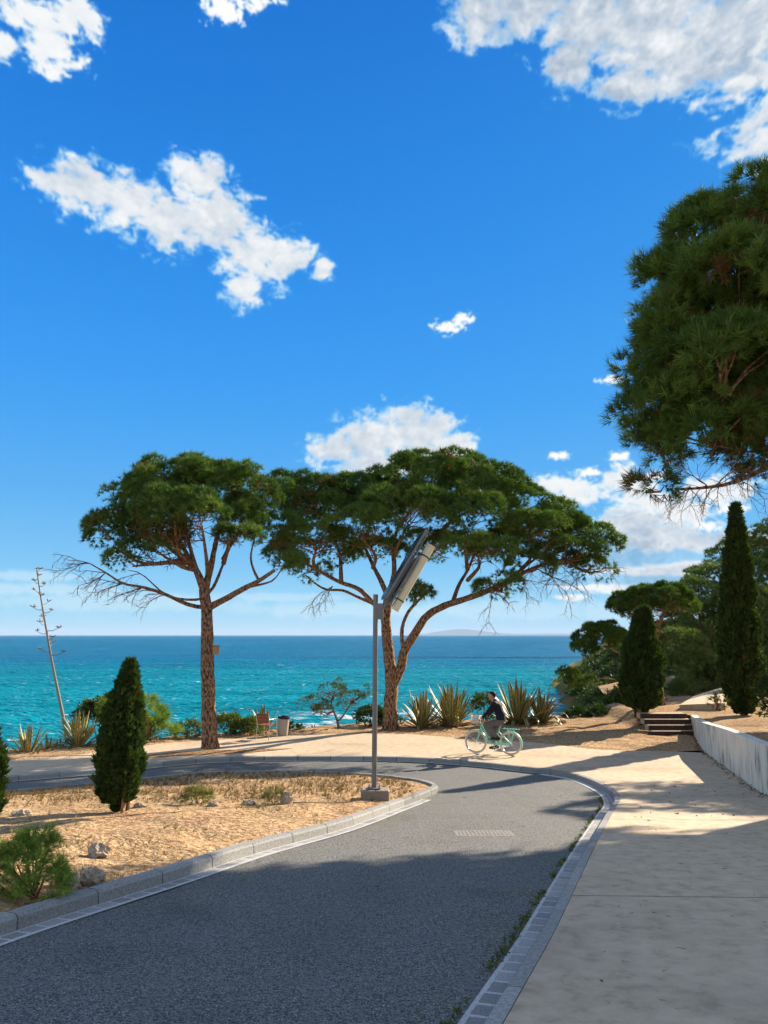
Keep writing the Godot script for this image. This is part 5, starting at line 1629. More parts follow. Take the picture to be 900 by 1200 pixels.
	shrub("fern_plant", "small yellow-green plant at the foot of the tall cypress", "", p, [[Vector3(0, 0.2, 0), Vector3(0.22, 0.22, 0.2)]], {"mesh": M.tuft, "dark": Color(0.12, 0.14, 0.03), "light": Color(0.32, 0.30, 0.06), "seed": 32, "sub": 0.08, "per": 3, "size": 1.1, "dens": 2.0, "category": "plant"})
	p = Vector3(-3.05, isle_h(-3.05, 13.2) - 0.02, -13.2)
	shrub("dry_bush", "pale dry tussock on the island crest, the larger one", "tussocks on the island", p, [[Vector3(0, 0.10, 0), Vector3(0.26, 0.13, 0.2)]], {"mesh": M.blade, "dark": Color(0.10, 0.11, 0.035), "light": Color(0.32, 0.29, 0.10), "seed": 33, "sub": 0.07, "per": 14, "size": 0.6, "dens": 9.0, "stems": 2, "thick": 0.4})
	p = Vector3(-1.85, isle_h(-1.85, 13.4) - 0.02, -13.4)
	shrub("dry_bush", "pale dry tussock on the island crest, the smaller one", "tussocks on the island", p, [[Vector3(0, 0.09, 0), Vector3(0.18, 0.11, 0.15)]], {"mesh": M.blade, "dark": Color(0.14, 0.13, 0.05), "light": Color(0.36, 0.31, 0.13), "seed": 34, "sub": 0.06, "per": 14, "size": 0.5, "dens": 12.0, "stems": 2, "thick": 0.4})

# ---------------------------------------------------------------- street furniture
func make_lamp() -> void:
	var base := Vector3(-0.18, lvl(14.75) + 0.12, -14.75)
	var t := thing("solar_lamp_post", "grey solar lamp post with tilted panel and cream light box", "lamp post", base)
	var mb := MB.new()
	mb.box(Vector3(0.02, 0.01, 0.0), Vector3(0.52, 0.32, 0.36), 0.03)
	part("base_block", mb, M.block, t)
	mb = MB.new()
	mb.box(Vector3(0, 0.187, 0), Vector3(0.24, 0.016, 0.24), 0.004)
	for sx in [-1, 1]:
		for sz in [-1, 1]:
			mb.tube([Vector3(0.095 * sx, 0.19, 0.095 * sz), Vector3(0.095 * sx, 0.222, 0.095 * sz)], [0.012, 0.012], 6)
	part("foot_plate", mb, M.steel, t)
	mb = MB.new()
	mb.tube([Vector3(0, 0.18, 0), Vector3(0.01, 1.8, 0), Vector3(0.02, 3.72, 0)], [0.048, 0.048, 0.046], 18)
	var po := part("pole", mb, M.steel, t)
	mb = MB.new()
	mb.box(Vector3(0.0, 0.72, 0.047), Vector3(0.055, 0.30, 0.012), 0.004)
	part("access_door", mb, M.steel, po)
	# tilted head; u runs up the slope, w is out of the underside
	var ang := deg_to_rad(59.0)
	var u := Vector3(cos(ang), sin(ang), 0)
	var w := Vector3(sin(ang), -cos(ang), 0)
	var bs := Basis(u, -w, u.cross(-w)).rotated(Vector3.UP, deg_to_rad(7.0))
	var o := Vector3(0.10, 3.42, 0)
	var head := func(a: float, c: float) -> Vector3: return o + bs * Vector3(a, -c, 0)
	mb = MB.new()
	mb.box(head.call(0.62, 0.02), Vector3(1.25, 0.07, 0.09), 0.008, bs)
	mb.box(Vector3(0.09, 3.40, 0), Vector3(0.16, 0.30, 0.10), 0.01)
	part("bracket", mb, M.steel, t)
	mb = MB.new()
	mb.box(head.call(0.98, -0.045), Vector3(1.50, 0.045, 0.74), 0.006, bs)
	var pf := part("panel_frame", mb, M.steel, t)
	var cellmat := mat(lin(0.012, 0.016, 0.035), 0.15)
	for a in 6:
		for b in 3:
			mb = MB.new()
			mb.box(o + bs * Vector3(0.98 + (a - 2.5) * 0.24, 0.072, (b - 1) * 0.235), Vector3(0.225, 0.012, 0.222), 0.003, bs)
			part("solar_cell", mb, cellmat, pf)
	mb = MB.new()
	mb.box(head.call(0.72, 0.10), Vector3(1.05, 0.05, 0.30), 0.01, bs)
	part("battery_case", mb, M.steel, t)
	mb = MB.new()
	for s in [-0.03, 0.03]:
		bar(mb, head.call(0.45, 0.06) + Vector3(0, 0, s), head.call(1.80, 0.03) + Vector3(0, 0, s), 0.016)
	part("rail", mb, M.steel, t)
	var cream := mat(lin(0.86, 0.78, 0.55), 0.45, null, null)
	mb = MB.new()
	mb.tube([head.call(0.17, 0.235), head.call(0.9, 0.225), head.call(1.58, 0.215)], [0.085, 0.085, 0.085], 16)
	var lb := part("light_box", mb, cream, t)
	mb = MB.new()
	for a in [0.17, 1.58]:
		mb.tube([head.call(a - 0.012, 0.235 - a * 0.012), head.call(a + 0.012, 0.235 - a * 0.012)], [0.092, 0.092], 16)
	part("end_cap", mb, cream, lb)
	mb = MB.new()
	for a in [0.36, 1.34]:
		mb.tube([head.call(a - 0.012, 0.233 - a * 0.012), head.call(a + 0.012, 0.233 - a * 0.012)], [0.091, 0.091], 16)
		mb.box(head.call(a, 0.13), Vector3(0.025, 0.14, 0.03), 0.003, bs)
	part("clamp", mb, M.dark, lb)

func wheel(parent: Node, at: Vector3, called: String) -> void:
	var o := Node3D.new()
	o.name = called
	o.position = at
	parent.add_child(o, true)
	var mb := MB.new()
	mb.ring(Vector3.ZERO, Vector3.BACK, 0.308, 0.021, 48, 8)
	part("tyre", mb, M.tyre, o)
	mb = MB.new()
	mb.ring(Vector3.ZERO, Vector3.BACK, 0.278, 0.011, 48, 6)
	part("rim", mb, M.chrome, o)
	mb = MB.new()
	for k in 28:
		var a := TAU * k / 28.0
		var z := 0.03 * (1 if k % 2 == 0 else -1)
		mb.tube([Vector3(cos(a + 0.5 * signf(z)) * 0.02, sin(a + 0.5 * signf(z)) * 0.02, z), Vector3(cos(a), sin(a), 0) * 0.275], [0.0016, 0.0016], 4, 0.0, null, false)
	part("spokes", mb, M.chrome, o)
	mb = MB.new()
	mb.tube([Vector3(0, 0, -0.06), Vector3(0, 0, 0.06)], [0.024, 0.024], 10)
	part("hub", mb, M.chrome, o)
	mb = MB.new()
	mb.box(Vector3(0.13, -0.05, 0.012), Vector3(0.05, 0.03, 0.012), 0.003)
	part("reflector", mb, M.amber, o)

func make_bicycle_and_rider() -> void:
	M.mint = mat(lin(0.26, 0.68, 0.53), 0.3)
	M.mint.clearcoat_enabled = true
	M.mint.clearcoat = 0.6
	M.mint.clearcoat_roughness = 0.1
	M.tyre = mat(lin(0.76, 0.64, 0.48), 0.7)
	M.chrome = mat(lin(0.55, 0.55, 0.55), 0.25)
	M.chrome.metallic = 0.9
	M.amber = mat(lin(0.75, 0.28, 0.02), 0.3)
	var a2 := Vector2(2.711, 23.032)
	var b2 := Vector2(3.568, 22.686)
	var mid := (a2 + b2) * 0.5
	var base := Vector3(mid.x, lvl(mid.y) + KERB, -mid.y)
	var yaw := atan2(a2.y - b2.y, b2.x - a2.x) * -1.0
	var t := thing("bicycle", "mint green step-through bicycle with cream tyres ridden past the agaves", "bicycle", base)
	t.rotation.y = yaw
	var R := 0.329
	var fw := Vector3(-0.52, R, 0)
	var rw := Vector3(0.50, R, 0)
	wheel(t, fw, "wheel")
	wheel(t, rw, "wheel")
	var bb := Vector3(0.05, 0.28, 0)
	var ht := Vector3(-0.335, 0.86, 0)
	var hl := Vector3(-0.365, 0.70, 0)
	var stt := Vector3(0.19, 0.72, 0)
	var mb := MB.new()
	mb.tube(curve3([hl, Vector3(-0.26, 0.50, 0), Vector3(-0.10, 0.33, 0), bb], 0.05), taper(20, 0.024, 0.024).slice(0, curve3([hl, Vector3(-0.26, 0.50, 0), Vector3(-0.10, 0.33, 0), bb], 0.05).size()), 10)
	mb.tube(curve3([ht + Vector3(0.01, -0.05, 0), Vector3(-0.22, 0.58, 0), Vector3(-0.04, 0.42, 0), bb + Vector3(0.035, 0.12, 0)], 0.05), taper(20, 0.018, 0.018).slice(0, curve3([ht + Vector3(0.01, -0.05, 0), Vector3(-0.22, 0.58, 0), Vector3(-0.04, 0.42, 0), bb + Vector3(0.035, 0.12, 0)], 0.05).size()), 10)
	bar(mb, ht, hl, 0.024)
	bar(mb, bb, stt, 0.019)
	for s in [-1, 1]:
		bar(mb, bb + Vector3(0, 0, 0.03 * s), rw + Vector3(0, 0, 0.062 * s), 0.010)
		bar(mb, bb.lerp(stt, 0.82) + Vector3(0, 0, 0.02 * s), rw + Vector3(0, 0, 0.062 * s), 0.009)
	part("frame", mb, M.mint, t)
	mb = MB.new()
	bar(mb, stt, Vector3(0.225, 0.84, 0), 0.014)
	part("seat_post", mb, M.chrome, t)
	mb = MB.new()
	for s in [-1, 1]:
		mb.tube([hl + Vector3(-0.01, -0.03, 0.045 * s), Vector3(-0.43, 0.50, 0.05 * s), fw + Vector3(0, 0, 0.055 * s)], [0.013, 0.012, 0.010], 8)
	mb.box(hl + Vector3(-0.008, -0.02, 0), Vector3(0.04, 0.03, 0.11), 0.008)
	part("fork", mb, M.mint, t)
	mb = MB.new()
	bar(mb, ht, Vector3(-0.30, 1.00, 0), 0.013)
	mb.tube(curve3([Vector3(-0.20, 1.01, -0.29), Vector3(-0.30, 1.02, -0.22), Vector3(-0.33, 1.01, -0.08), Vector3(-0.33, 1.01, 0.08), Vector3(-0.30, 1.02, 0.22), Vector3(-0.20, 1.01, 0.29)], 0.04), taper(40, 0.012, 0.012).slice(0, curve3([Vector3(-0.20, 1.01, -0.29), Vector3(-0.30, 1.02, -0.22), Vector3(-0.33, 1.01, -0.08), Vector3(-0.33, 1.01, 0.08), Vector3(-0.30, 1.02, 0.22), Vector3(-0.20, 1.01, 0.29)], 0.04).size()), 8)
	var hb := part("handlebar", mb, M.chrome, t)
	for s in [-1, 1]:
		mb = MB.new()
		bar(mb, Vector3(-0.295, 1.02, 0.225 * s), Vector3(-0.195, 1.01, 0.292 * s), 0.017)
		part("grip", mb, M.dark, hb)
	for g in [[fw, 0.15, 2.55], [rw, 0.25, 3.55]]:
		mb = MB.new()
		var row := []
		for k in 25:
			var a: float = lerpf(g[1], g[2], k / 24.0)
			if g[0] == rw:
				a = lerpf(-0.45, 2.75, k / 24.0)
			var c := Vector3(cos(a), sin(a), 0)
			var cur := []
			for z in [[-0.028, 0.338], [-0.016, 0.350], [0.016, 0.350], [0.028, 0.338]]:
				cur.append(mb.vert(c * z[1] + Vector3(0, 0, z[0]), (c + Vector3(0, 0, z[0] * 12.0)).normalized()))
			if row.size():
				for z in 3:
					mb.quad(row[z], row[z + 1], cur[z + 1], cur[z])
			row = cur
		var mg := part("mudguard", mb, M.mint, t)
		mg.position = g[0]
	mb = MB.new()
	mb.box(Vector3(0.27, 0.31, 0.075), Vector3(0.44, 0.075, 0.012), 0.006)
	part("chain_guard", mb, M.mint, t)
	mb = MB.new()
	for s in [-1, 1]:
		bar(mb, Vector3(0.28, 0.735, 0.055 * s), Vector3(0.78, 0.725, 0.055 * s), 0.007)
		bar(mb, Vector3(0.62, 0.73, 0.055 * s), rw + Vector3(0.02, 0.02, 0.065 * s), 0.006)
		bar(mb, Vector3(0.42, 0.73, 0.055 * s), rw + Vector3(0.0, 0.02, 0.065 * s), 0.006)
	for k in 6:
		mb.box(Vector3(0.33 + k * 0.085, 0.737, 0), Vector3(0.014, 0.01, 0.12), 0.003)
	part("rear_rack", mb, M.mint, t)
	mb = MB.new()
	mb.box(Vector3(0.80, 0.70, 0), Vector3(0.03, 0.05, 0.06), 0.008)
	part("rear_light", mb, M.dark, t)
	var wicker := mat(lin(0.55, 0.50, 0.46), 0.8)
	mb = MB.new()
	for k in 6:
		var y := 0.86 + 0.04 * k
		var gx := 0.095 + 0.006 * k
		var gz := 0.13 + 0.008 * k
		var c := [Vector3(-0.50 - gx, y, -gz), Vector3(-0.50 + gx, y, -gz), Vector3(-0.50 + gx, y, gz), Vector3(-0.50 - gx, y, gz)]
		for e in 4:
			mb.tube([c[e], c[(e + 1) % 4]], [0.011, 0.011], 6)
	for k in 22:
		var a := TAU * k / 22.0
		var c := Vector3(clampf(cos(a) * 1.4, -1, 1) * 0.1, 0, clampf(sin(a) * 1.4, -1, 1) * 0.14)
		mb.tube([Vector3(-0.50, 0.85, 0) + c * 0.95, Vector3(-0.50, 1.07, 0) + c * 1.2], [0.007, 0.007], 5)
	mb.box(Vector3(-0.50, 0.852, 0), Vector3(0.19, 0.012, 0.26), 0.004)
	part("front_basket", mb, wicker, t)
	mb = MB.new()
	mb.tube([bb + Vector3(0, 0, -0.08), bb + Vector3(0, 0, 0.08)], [0.022, 0.022], 10)
	mb.ring(bb + Vector3(0, 0, 0.07), Vector3.BACK, 0.085, 0.006, 30, 5)
	var pl := Vector3(0.13, 0.425, 0.13)
	var pr := Vector3(-0.03, 0.135, -0.13)
	bar(mb, bb + Vector3(0, 0, 0.085), pl - Vector3(0, 0, 0.04), 0.010)
	bar(mb, bb + Vector3(0, 0, -0.085), pr + Vector3(0, 0, 0.04), 0.010)
	part("crank", mb, M.chrome, t)
	for p in [pl, pr]:
		mb = MB.new()
		mb.box(p, Vector3(0.09, 0.022, 0.085), 0.006)
		part("pedal", mb, M.dark, t)
	var sb := body_field([[Vector3(0.33, 0.875, 0.04), Vector3(0.31, 0.875, -0.04), 0.045, 0.045], [Vector3(0.31, 0.878, 0), Vector3(0.12, 0.885, 0), 0.045, 0.020]], 0.012, 0.03, null, func(_p): return Color.WHITE)
	part("saddle", sb, M.dark, t)

	# ---- the rider: one body, with clothes over it
	var who := thing("person", "cyclist in a dark jacket and grey trousers riding the mint bicycle", "person", base)
	who.rotation.y = yaw
	var skin := Color(0.50, 0.27, 0.18)
	var hipz := 0.085
	var sh := 0.175
	var J := {"pelvis": Vector3(0.24, 0.965, 0), "waist": Vector3(0.235, 1.10, 0), "chest": Vector3(0.135, 1.34, 0), "neck": Vector3(0.065, 1.49, 0), "skull": Vector3(-0.015, 1.645, 0)}
	var legs := []
	var bones := []
	for s in [1, -1]:
		var hip := Vector3(0.245, 0.93, hipz * s)
		var knee := Vector3(-0.145, 0.835, 0.115) if s > 0 else Vector3(-0.07, 0.62, -0.115)
		var ankle := Vector3(0.155, 0.505, 0.13) if s > 0 else Vector3(0.05, 0.235, -0.13)
		var toe := ankle + Vector3(-0.155, -0.055 if s > 0 else -0.075, 0)
		legs.append([hip, knee, ankle, toe])
		bones.append([hip, knee, 0.086, 0.056])
		bones.append([knee, knee.lerp(ankle, 0.35), 0.054, 0.055])
		bones.append([knee.lerp(ankle, 0.35), ankle, 0.055, 0.037])
		bones.append([ankle + Vector3(0.035, -0.03, 0), toe, 0.036, 0.028])
	var arms := []
	for s in [1, -1]:
		var so := Vector3(0.095, 1.425, sh * s)
		var elb := Vector3(-0.065, 1.205, 0.235 * s)
		var wr := Vector3(-0.215, 1.055, 0.262 * s)
		arms.append([so, elb, wr])
		bones.append([J.chest + Vector3(-0.01, 0.06, 0.05 * s), so, 0.075, 0.056])
		bones.append([so, elb, 0.052, 0.040])
		bones.append([elb, wr, 0.040, 0.026])
	bones.append([J.pelvis + Vector3(0, 0, 0.055), J.pelvis + Vector3(0, 0, -0.055), 0.108, 0.108])
	bones.append([J.pelvis, J.waist, 0.115, 0.112])
	bones.append([J.waist + Vector3(0, 0, 0.03), J.chest + Vector3(0, 0, 0.055), 0.10, 0.115])
	bones.append([J.waist + Vector3(0, 0, -0.03), J.chest + Vector3(0, 0, -0.055), 0.10, 0.115])
	bones.append([J.chest, J.neck, 0.11, 0.060])
	bones.append([J.neck, J.skull + Vector3(0.02, -0.07, 0), 0.055, 0.052])
	var body := body_field(bones, 0.016, 0.045, null, func(_p): return skin)
	# head with a face, turned the way he rides
	var c: Vector3 = J.skull
	var hbones := [[c + Vector3(0.02, 0.02, 0), c + Vector3(-0.025, 0.015, 0), 0.088, 0.080], [c + Vector3(-0.03, -0.02, 0), c + Vector3(-0.055, -0.085, 0), 0.062, 0.034], [c + Vector3(0.01, -0.05, 0), c + Vector3(0.035, -0.12, 0), 0.06, 0.052], [c + Vector3(-0.098, 0.005, 0), c + Vector3(-0.118, -0.032, 0), 0.008, 0.013], [c + Vector3(-0.075, -0.075, 0.012), c + Vector3(-0.075, -0.075, -0.012), 0.014, 0.014], [c + Vector3(-0.085, 0.022, 0.03), c + Vector3(-0.085, 0.022, -0.03), 0.014, 0.014]]
	for s in [1, -1]:
		hbones.append([c + Vector3(0.012, 0.008, 0.083 * s), c + Vector3(0.018, -0.035, 0.080 * s), 0.013, 0.009])
	var face := func(p: Vector3) -> Color:
		var l := p - c
		for s in [1, -1]:
			if l.distance_to(Vector3(-0.088, 0.004, 0.031 * s)) < 0.014:
				return Color(0.05, 0.03, 0.025)
		if absf(l.y + 0.073) < 0.006 and l.x < -0.07 and absf(l.z) < 0.024:
			return Color(0.30, 0.10, 0.08)
		return skin
	join(body, body_field(hbones, 0.006, 0.02, null, face))
	# hands closed round the grips, five fingers each
	for s in [1, -1]:
		var wr: Vector3 = arms[0 if s > 0 else 1][2]
		var g0 := Vector3(-0.285, 1.02, 0.235 * s)
		var g1 := Vector3(-0.215, 1.012, 0.282 * s)
		var ax := (g1 - g0).normalized()
		var fwd := Vector3(-ax.z * s, 0, ax.x * s).normalized()
		if fwd.x > 0:
			fwd = -fwd
		var palm := (g0 + g1) * 0.5 - fwd * 0.008 + Vector3(0, 0.030, 0)
		var hb2 := [[wr, palm - fwd * 0.03, 0.026, 0.024], [palm - ax * 0.026 - fwd * 0.02, palm + ax * 0.026 - fwd * 0.02, 0.021, 0.021], [palm - ax * 0.028 + fwd * 0.012, palm + ax * 0.028 + fwd * 0.012, 0.016, 0.016]]
		for k in 4:
			var root := palm + ax * (k - 1.5) * 0.020 + fwd * 0.018
			var long: float = [0.9, 1.0, 0.96, 0.78][k]
			var k1 := root + (fwd * 0.026 + Vector3(0, -0.010, 0)) * long
			var k2 := k1 + (fwd * -0.004 + Vector3(0, -0.027, 0)) * long
			var k3 := k2 + (fwd * -0.024 + Vector3(0, -0.006, 0)) * long
			hb2.append([root, k1, 0.0095, 0.0090])
			hb2.append([k1, k2, 0.0090, 0.0085])
			hb2.append([k2, k3, 0.0085, 0.0075])
		var th0 := palm - ax * 0.030 * 1.0 - fwd * 0.015
		if (g0 - g1).dot(th0 - palm) < 0:
			th0 = palm + ax * 0.030 - fwd * 0.015
		var th1 := th0 + (g0 - g1).normalized() * 0.018 + fwd * 0.022 + Vector3(0, -0.022, 0)
		var th2 := th1 + fwd * 0.020 + Vector3(0, -0.020, 0)
		hb2.append([th0, th1, 0.012, 0.011])
		hb2.append([th1, th2, 0.011, 0.008])
		join(body, body_field(hb2, 0.0045, 0.008, null, func(_p): return skin))
	var skin_mat := mat(Color.WHITE, 0.55)
	skin_mat.subsurf_scatter_enabled = true
	skin_mat.subsurf_scatter_strength = 0.1
	var bo := part("body", body, skin_mat, who)
	# jacket
	var jb := []
	for a in arms:
		jb.append([J.chest + Vector3(-0.01, 0.06, 0.05 * signf(a[0].z)), a[0], 0.092, 0.072])
		jb.append([a[0], a[1], 0.070, 0.058])
		jb.append([a[1], a[2] + (a[2] - a[1]) * 0.02, 0.058, 0.040])
	jb.append([J.pelvis + Vector3(0.0, 0.03, 0.06), J.pelvis + Vector3(0, 0.03, -0.06), 0.128, 0.128])
	jb.append([J.pelvis + Vector3(0, 0.02, 0), J.waist, 0.13, 0.13])
	jb.append([J.waist + Vector3(0, 0, 0.035), J.chest + Vector3(0.005, 0, 0.06), 0.118, 0.132])
	jb.append([J.waist + Vector3(0, 0, -0.035), J.chest + Vector3(0.005, 0, -0.06), 0.118, 0.132])
	jb.append([J.chest, J.neck + Vector3(0.005, 0.015, 0), 0.125, 0.072])
	var hem := func(p: Vector3) -> float: return maxf(0.925 - p.y + 0.25 * (0.24 - p.x) * 0.3, p.y - 1.545 - 0.2 * (p.x - 0.06))
	var folds := FastNoiseLite.new()
	folds.frequency = 6.0
	var jacket := body_field(jb, 0.014, 0.05, hem, func(_p): return Color.WHITE)
	for k in jacket.v.size():
		jacket.v[k] += jacket.n[k] * 0.009 * folds.get_noise_3dv(jacket.v[k] * Vector3(1.0, 2.2, 1.0))
	part("jacket", jacket, mat(lin(0.010, 0.012, 0.020), 0.75), bo)
	var tb := []
	for l in legs:
		tb.append([l[0], l[1], 0.104, 0.076])
		tb.append([l[1], l[2] + (l[1] - l[2]) * 0.12, 0.073, 0.062])
	tb.append([J.pelvis + Vector3(0, 0, 0.06), J.pelvis + Vector3(0, 0, -0.06), 0.118, 0.118])
	var trousers := body_field(tb, 0.014, 0.04, func(p: Vector3) -> float: return p.y - 1.03, func(_p): return Color.WHITE)
	for k in trousers.v.size():
		trousers.v[k] += trousers.n[k] * 0.007 * folds.get_noise_3dv(trousers.v[k] * Vector3(1.0, 2.0, 1.0) + Vector3.ONE * 7.0)
	part("trousers", trousers, mat(lin(0.14, 0.125, 0.12), 0.85), bo)
	for l in legs:
		var shoe := body_field([[l[2] + Vector3(0.04, -0.035, 0), l[3] + Vector3(-0.02, 0.002, 0), 0.047, 0.038], [l[2] + Vector3(0.01, -0.0, 0), l[2] + Vector3(0.03, -0.03, 0), 0.05, 0.046]], 0.009, 0.02, null, func(_p): return Color.WHITE)
		part("shoe", shoe, M.dark, bo)
	var hair := body_field([[c + Vector3(0.03, 0.035, 0), c + Vector3(-0.03, 0.045, 0), 0.092, 0.078], [c + Vector3(0.055, -0.01, 0), c + Vector3(0.06, -0.05, 0), 0.068, 0.05]], 0.008, 0.02, func(p: Vector3) -> float: return maxf(0.035 - (p.y - c.y) - 0.9 * (p.x - c.x + 0.0), -1.0) , func(_p): return Color.WHITE)
	part("hair", hair, mat(lin(0.018, 0.014, 0.012), 0.7), bo)

func join(a: MB, b: MB) -> void:
	var k := a.v.size()
	a.v.append_array(b.v)
	a.n.append_array(b.n)
	a.c.append_array(b.c)
	for i in b.i:
		a.i.append(i + k)

func make_chair_and_bin() -> void:
	var p := Vector2(-3.910, 26.211)
	var t := thing("chair", "brown slatted chair with metal legs facing the sea", "chair", Vector3(p.x, lvl(p.y) + KERB, -p.y))
	t.rotation.y = deg_to_rad(-22.0)
	var wood := mat(lin(0.21, 0.075, 0.035), 0.6)
	# the back is towards the road: seat at -z
	var mb: MB
	for s in [-1, 1]:
		mb = MB.new()
		mb.tube([Vector3(0.24 * s, 0, 0.20), Vector3(0.235 * s, 0.43, 0.14), Vector3(0.23 * s, 0.86, 0.24)], [0.016, 0.016, 0.014], 8)
		part("back_leg", mb, M.chrome, t)
		mb = MB.new()
		mb.tube([Vector3(0.25 * s, 0, -0.34), Vector3(0.24 * s, 0.43, -0.30), Vector3(0.245 * s, 0.64, -0.27), Vector3(0.24 * s, 0.645, 0.16)], [0.016, 0.016, 0.015, 0.015], 8)
		part("front_leg", mb, M.chrome, t)
	for k in 4:
		mb = MB.new()
		mb.box(Vector3(0, 0.445 + 0.005 * absf(k - 1.5), 0.12 - 0.125 * k), Vector3(0.45, 0.022, 0.112), 0.005)
		part("seat_slat", mb, wood, t)
	for k in 3:
		mb = MB.new()
		mb.box(Vector3(0, 0.58 + 0.105 * k, 0.175 + 0.025 * k), Vector3(0.44, 0.096, 0.020), 0.005, Basis(Vector3.RIGHT, 0.23))
		part("back_slat", mb, wood, t)
	var q := Vector2(-3.476, 27.196)
	var b := thing("litter_bin", "grey-beige litter bin with a black rim beside the chair", "bin", Vector3(q.x, lvl(q.y) + KERB - 0.01, -q.y))
	b.rotation = Vector3(0.0, 0.0, deg_to_rad(-4.0))
	mb = MB.new()
	mb.lathe(Vector3.ZERO, [Vector2(0.0, 0.0), Vector2(0.17, 0.0), Vector2(0.175, 0.02), Vector2(0.195, 0.56), Vector2(0.0, 0.56)], 28)
	part("body", mb, mat(lin(0.38, 0.33, 0.27), 0.7, null, null), b)
	mb = MB.new()
	mb.lathe(Vector3.ZERO, [Vector2(0.196, 0.56), Vector2(0.208, 0.565), Vector2(0.208, 0.635), Vector2(0.185, 0.650), Vector2(0.17, 0.62), Vector2(0.0, 0.58)], 28)
	part("rim", mb, M.dark, b)
	# bird box on the first pine
	var h := thing("bird_box", "small wooden bird box fixed to the first pine's trunk", "bird box", Vector3(-5.203, 1.141, -24.050))
	mb = MB.new()
	mb.box(Vector3(0.03, 0, 0), Vector3(0.16, 0.26, 0.18), 0.008)
	var bx := mat(lin(0.42, 0.27, 0.13), 0.8)
	part("box", mb, bx, h)
	mb = MB.new()
	mb.box(Vector3(0.04, 0.145, 0.0), Vector3(0.24, 0.025, 0.25), 0.005, Basis(Vector3.BACK, -0.15))
	part("roof", mb, bx, h)
	mb = MB.new()
	mb.tube([Vector3(0.105, 0.04, 0.03), Vector3(0.114, 0.04, 0.03)], [0.022, 0.022], 12)
	part("entrance_shade_disc", mb, M.dark, h)  # dark disc on the face, coloured as the shade inside an opening
	# red flower on the bush left of the chair
	var f := thing("red_flower", "single red flower above the bush beside the chair", "flower", Vector3(-4.793, -1.626, -28.200))
	mb = MB.new()
	mb.tube([Vector3(0, -0.25, 0), Vector3(0.01, 0.2, 0), Vector3(0, 0.58, 0)], [0.012, 0.010, 0.008], 6)
	part("stem", mb, M.bark_pale, f)
	var red := mat(lin(0.55, 0.02, 0.04), 0.6)
	for k in 9:
		var a := k * 2.4
		mb = MB.new()
		var d := Vector3(cos(a), 0.2 + 0.08 * k, sin(a)).normalized()
		var sd := d.cross(Vector3.UP).normalized() * 0.035
		var o := Vector3(0, 0.58, 0)
		mb.flat_quad(o, o + d * 0.06 + sd, o + d * 0.11, o + d * 0.06 - sd, Vector3.UP)
		part("petal", mb, red, f)

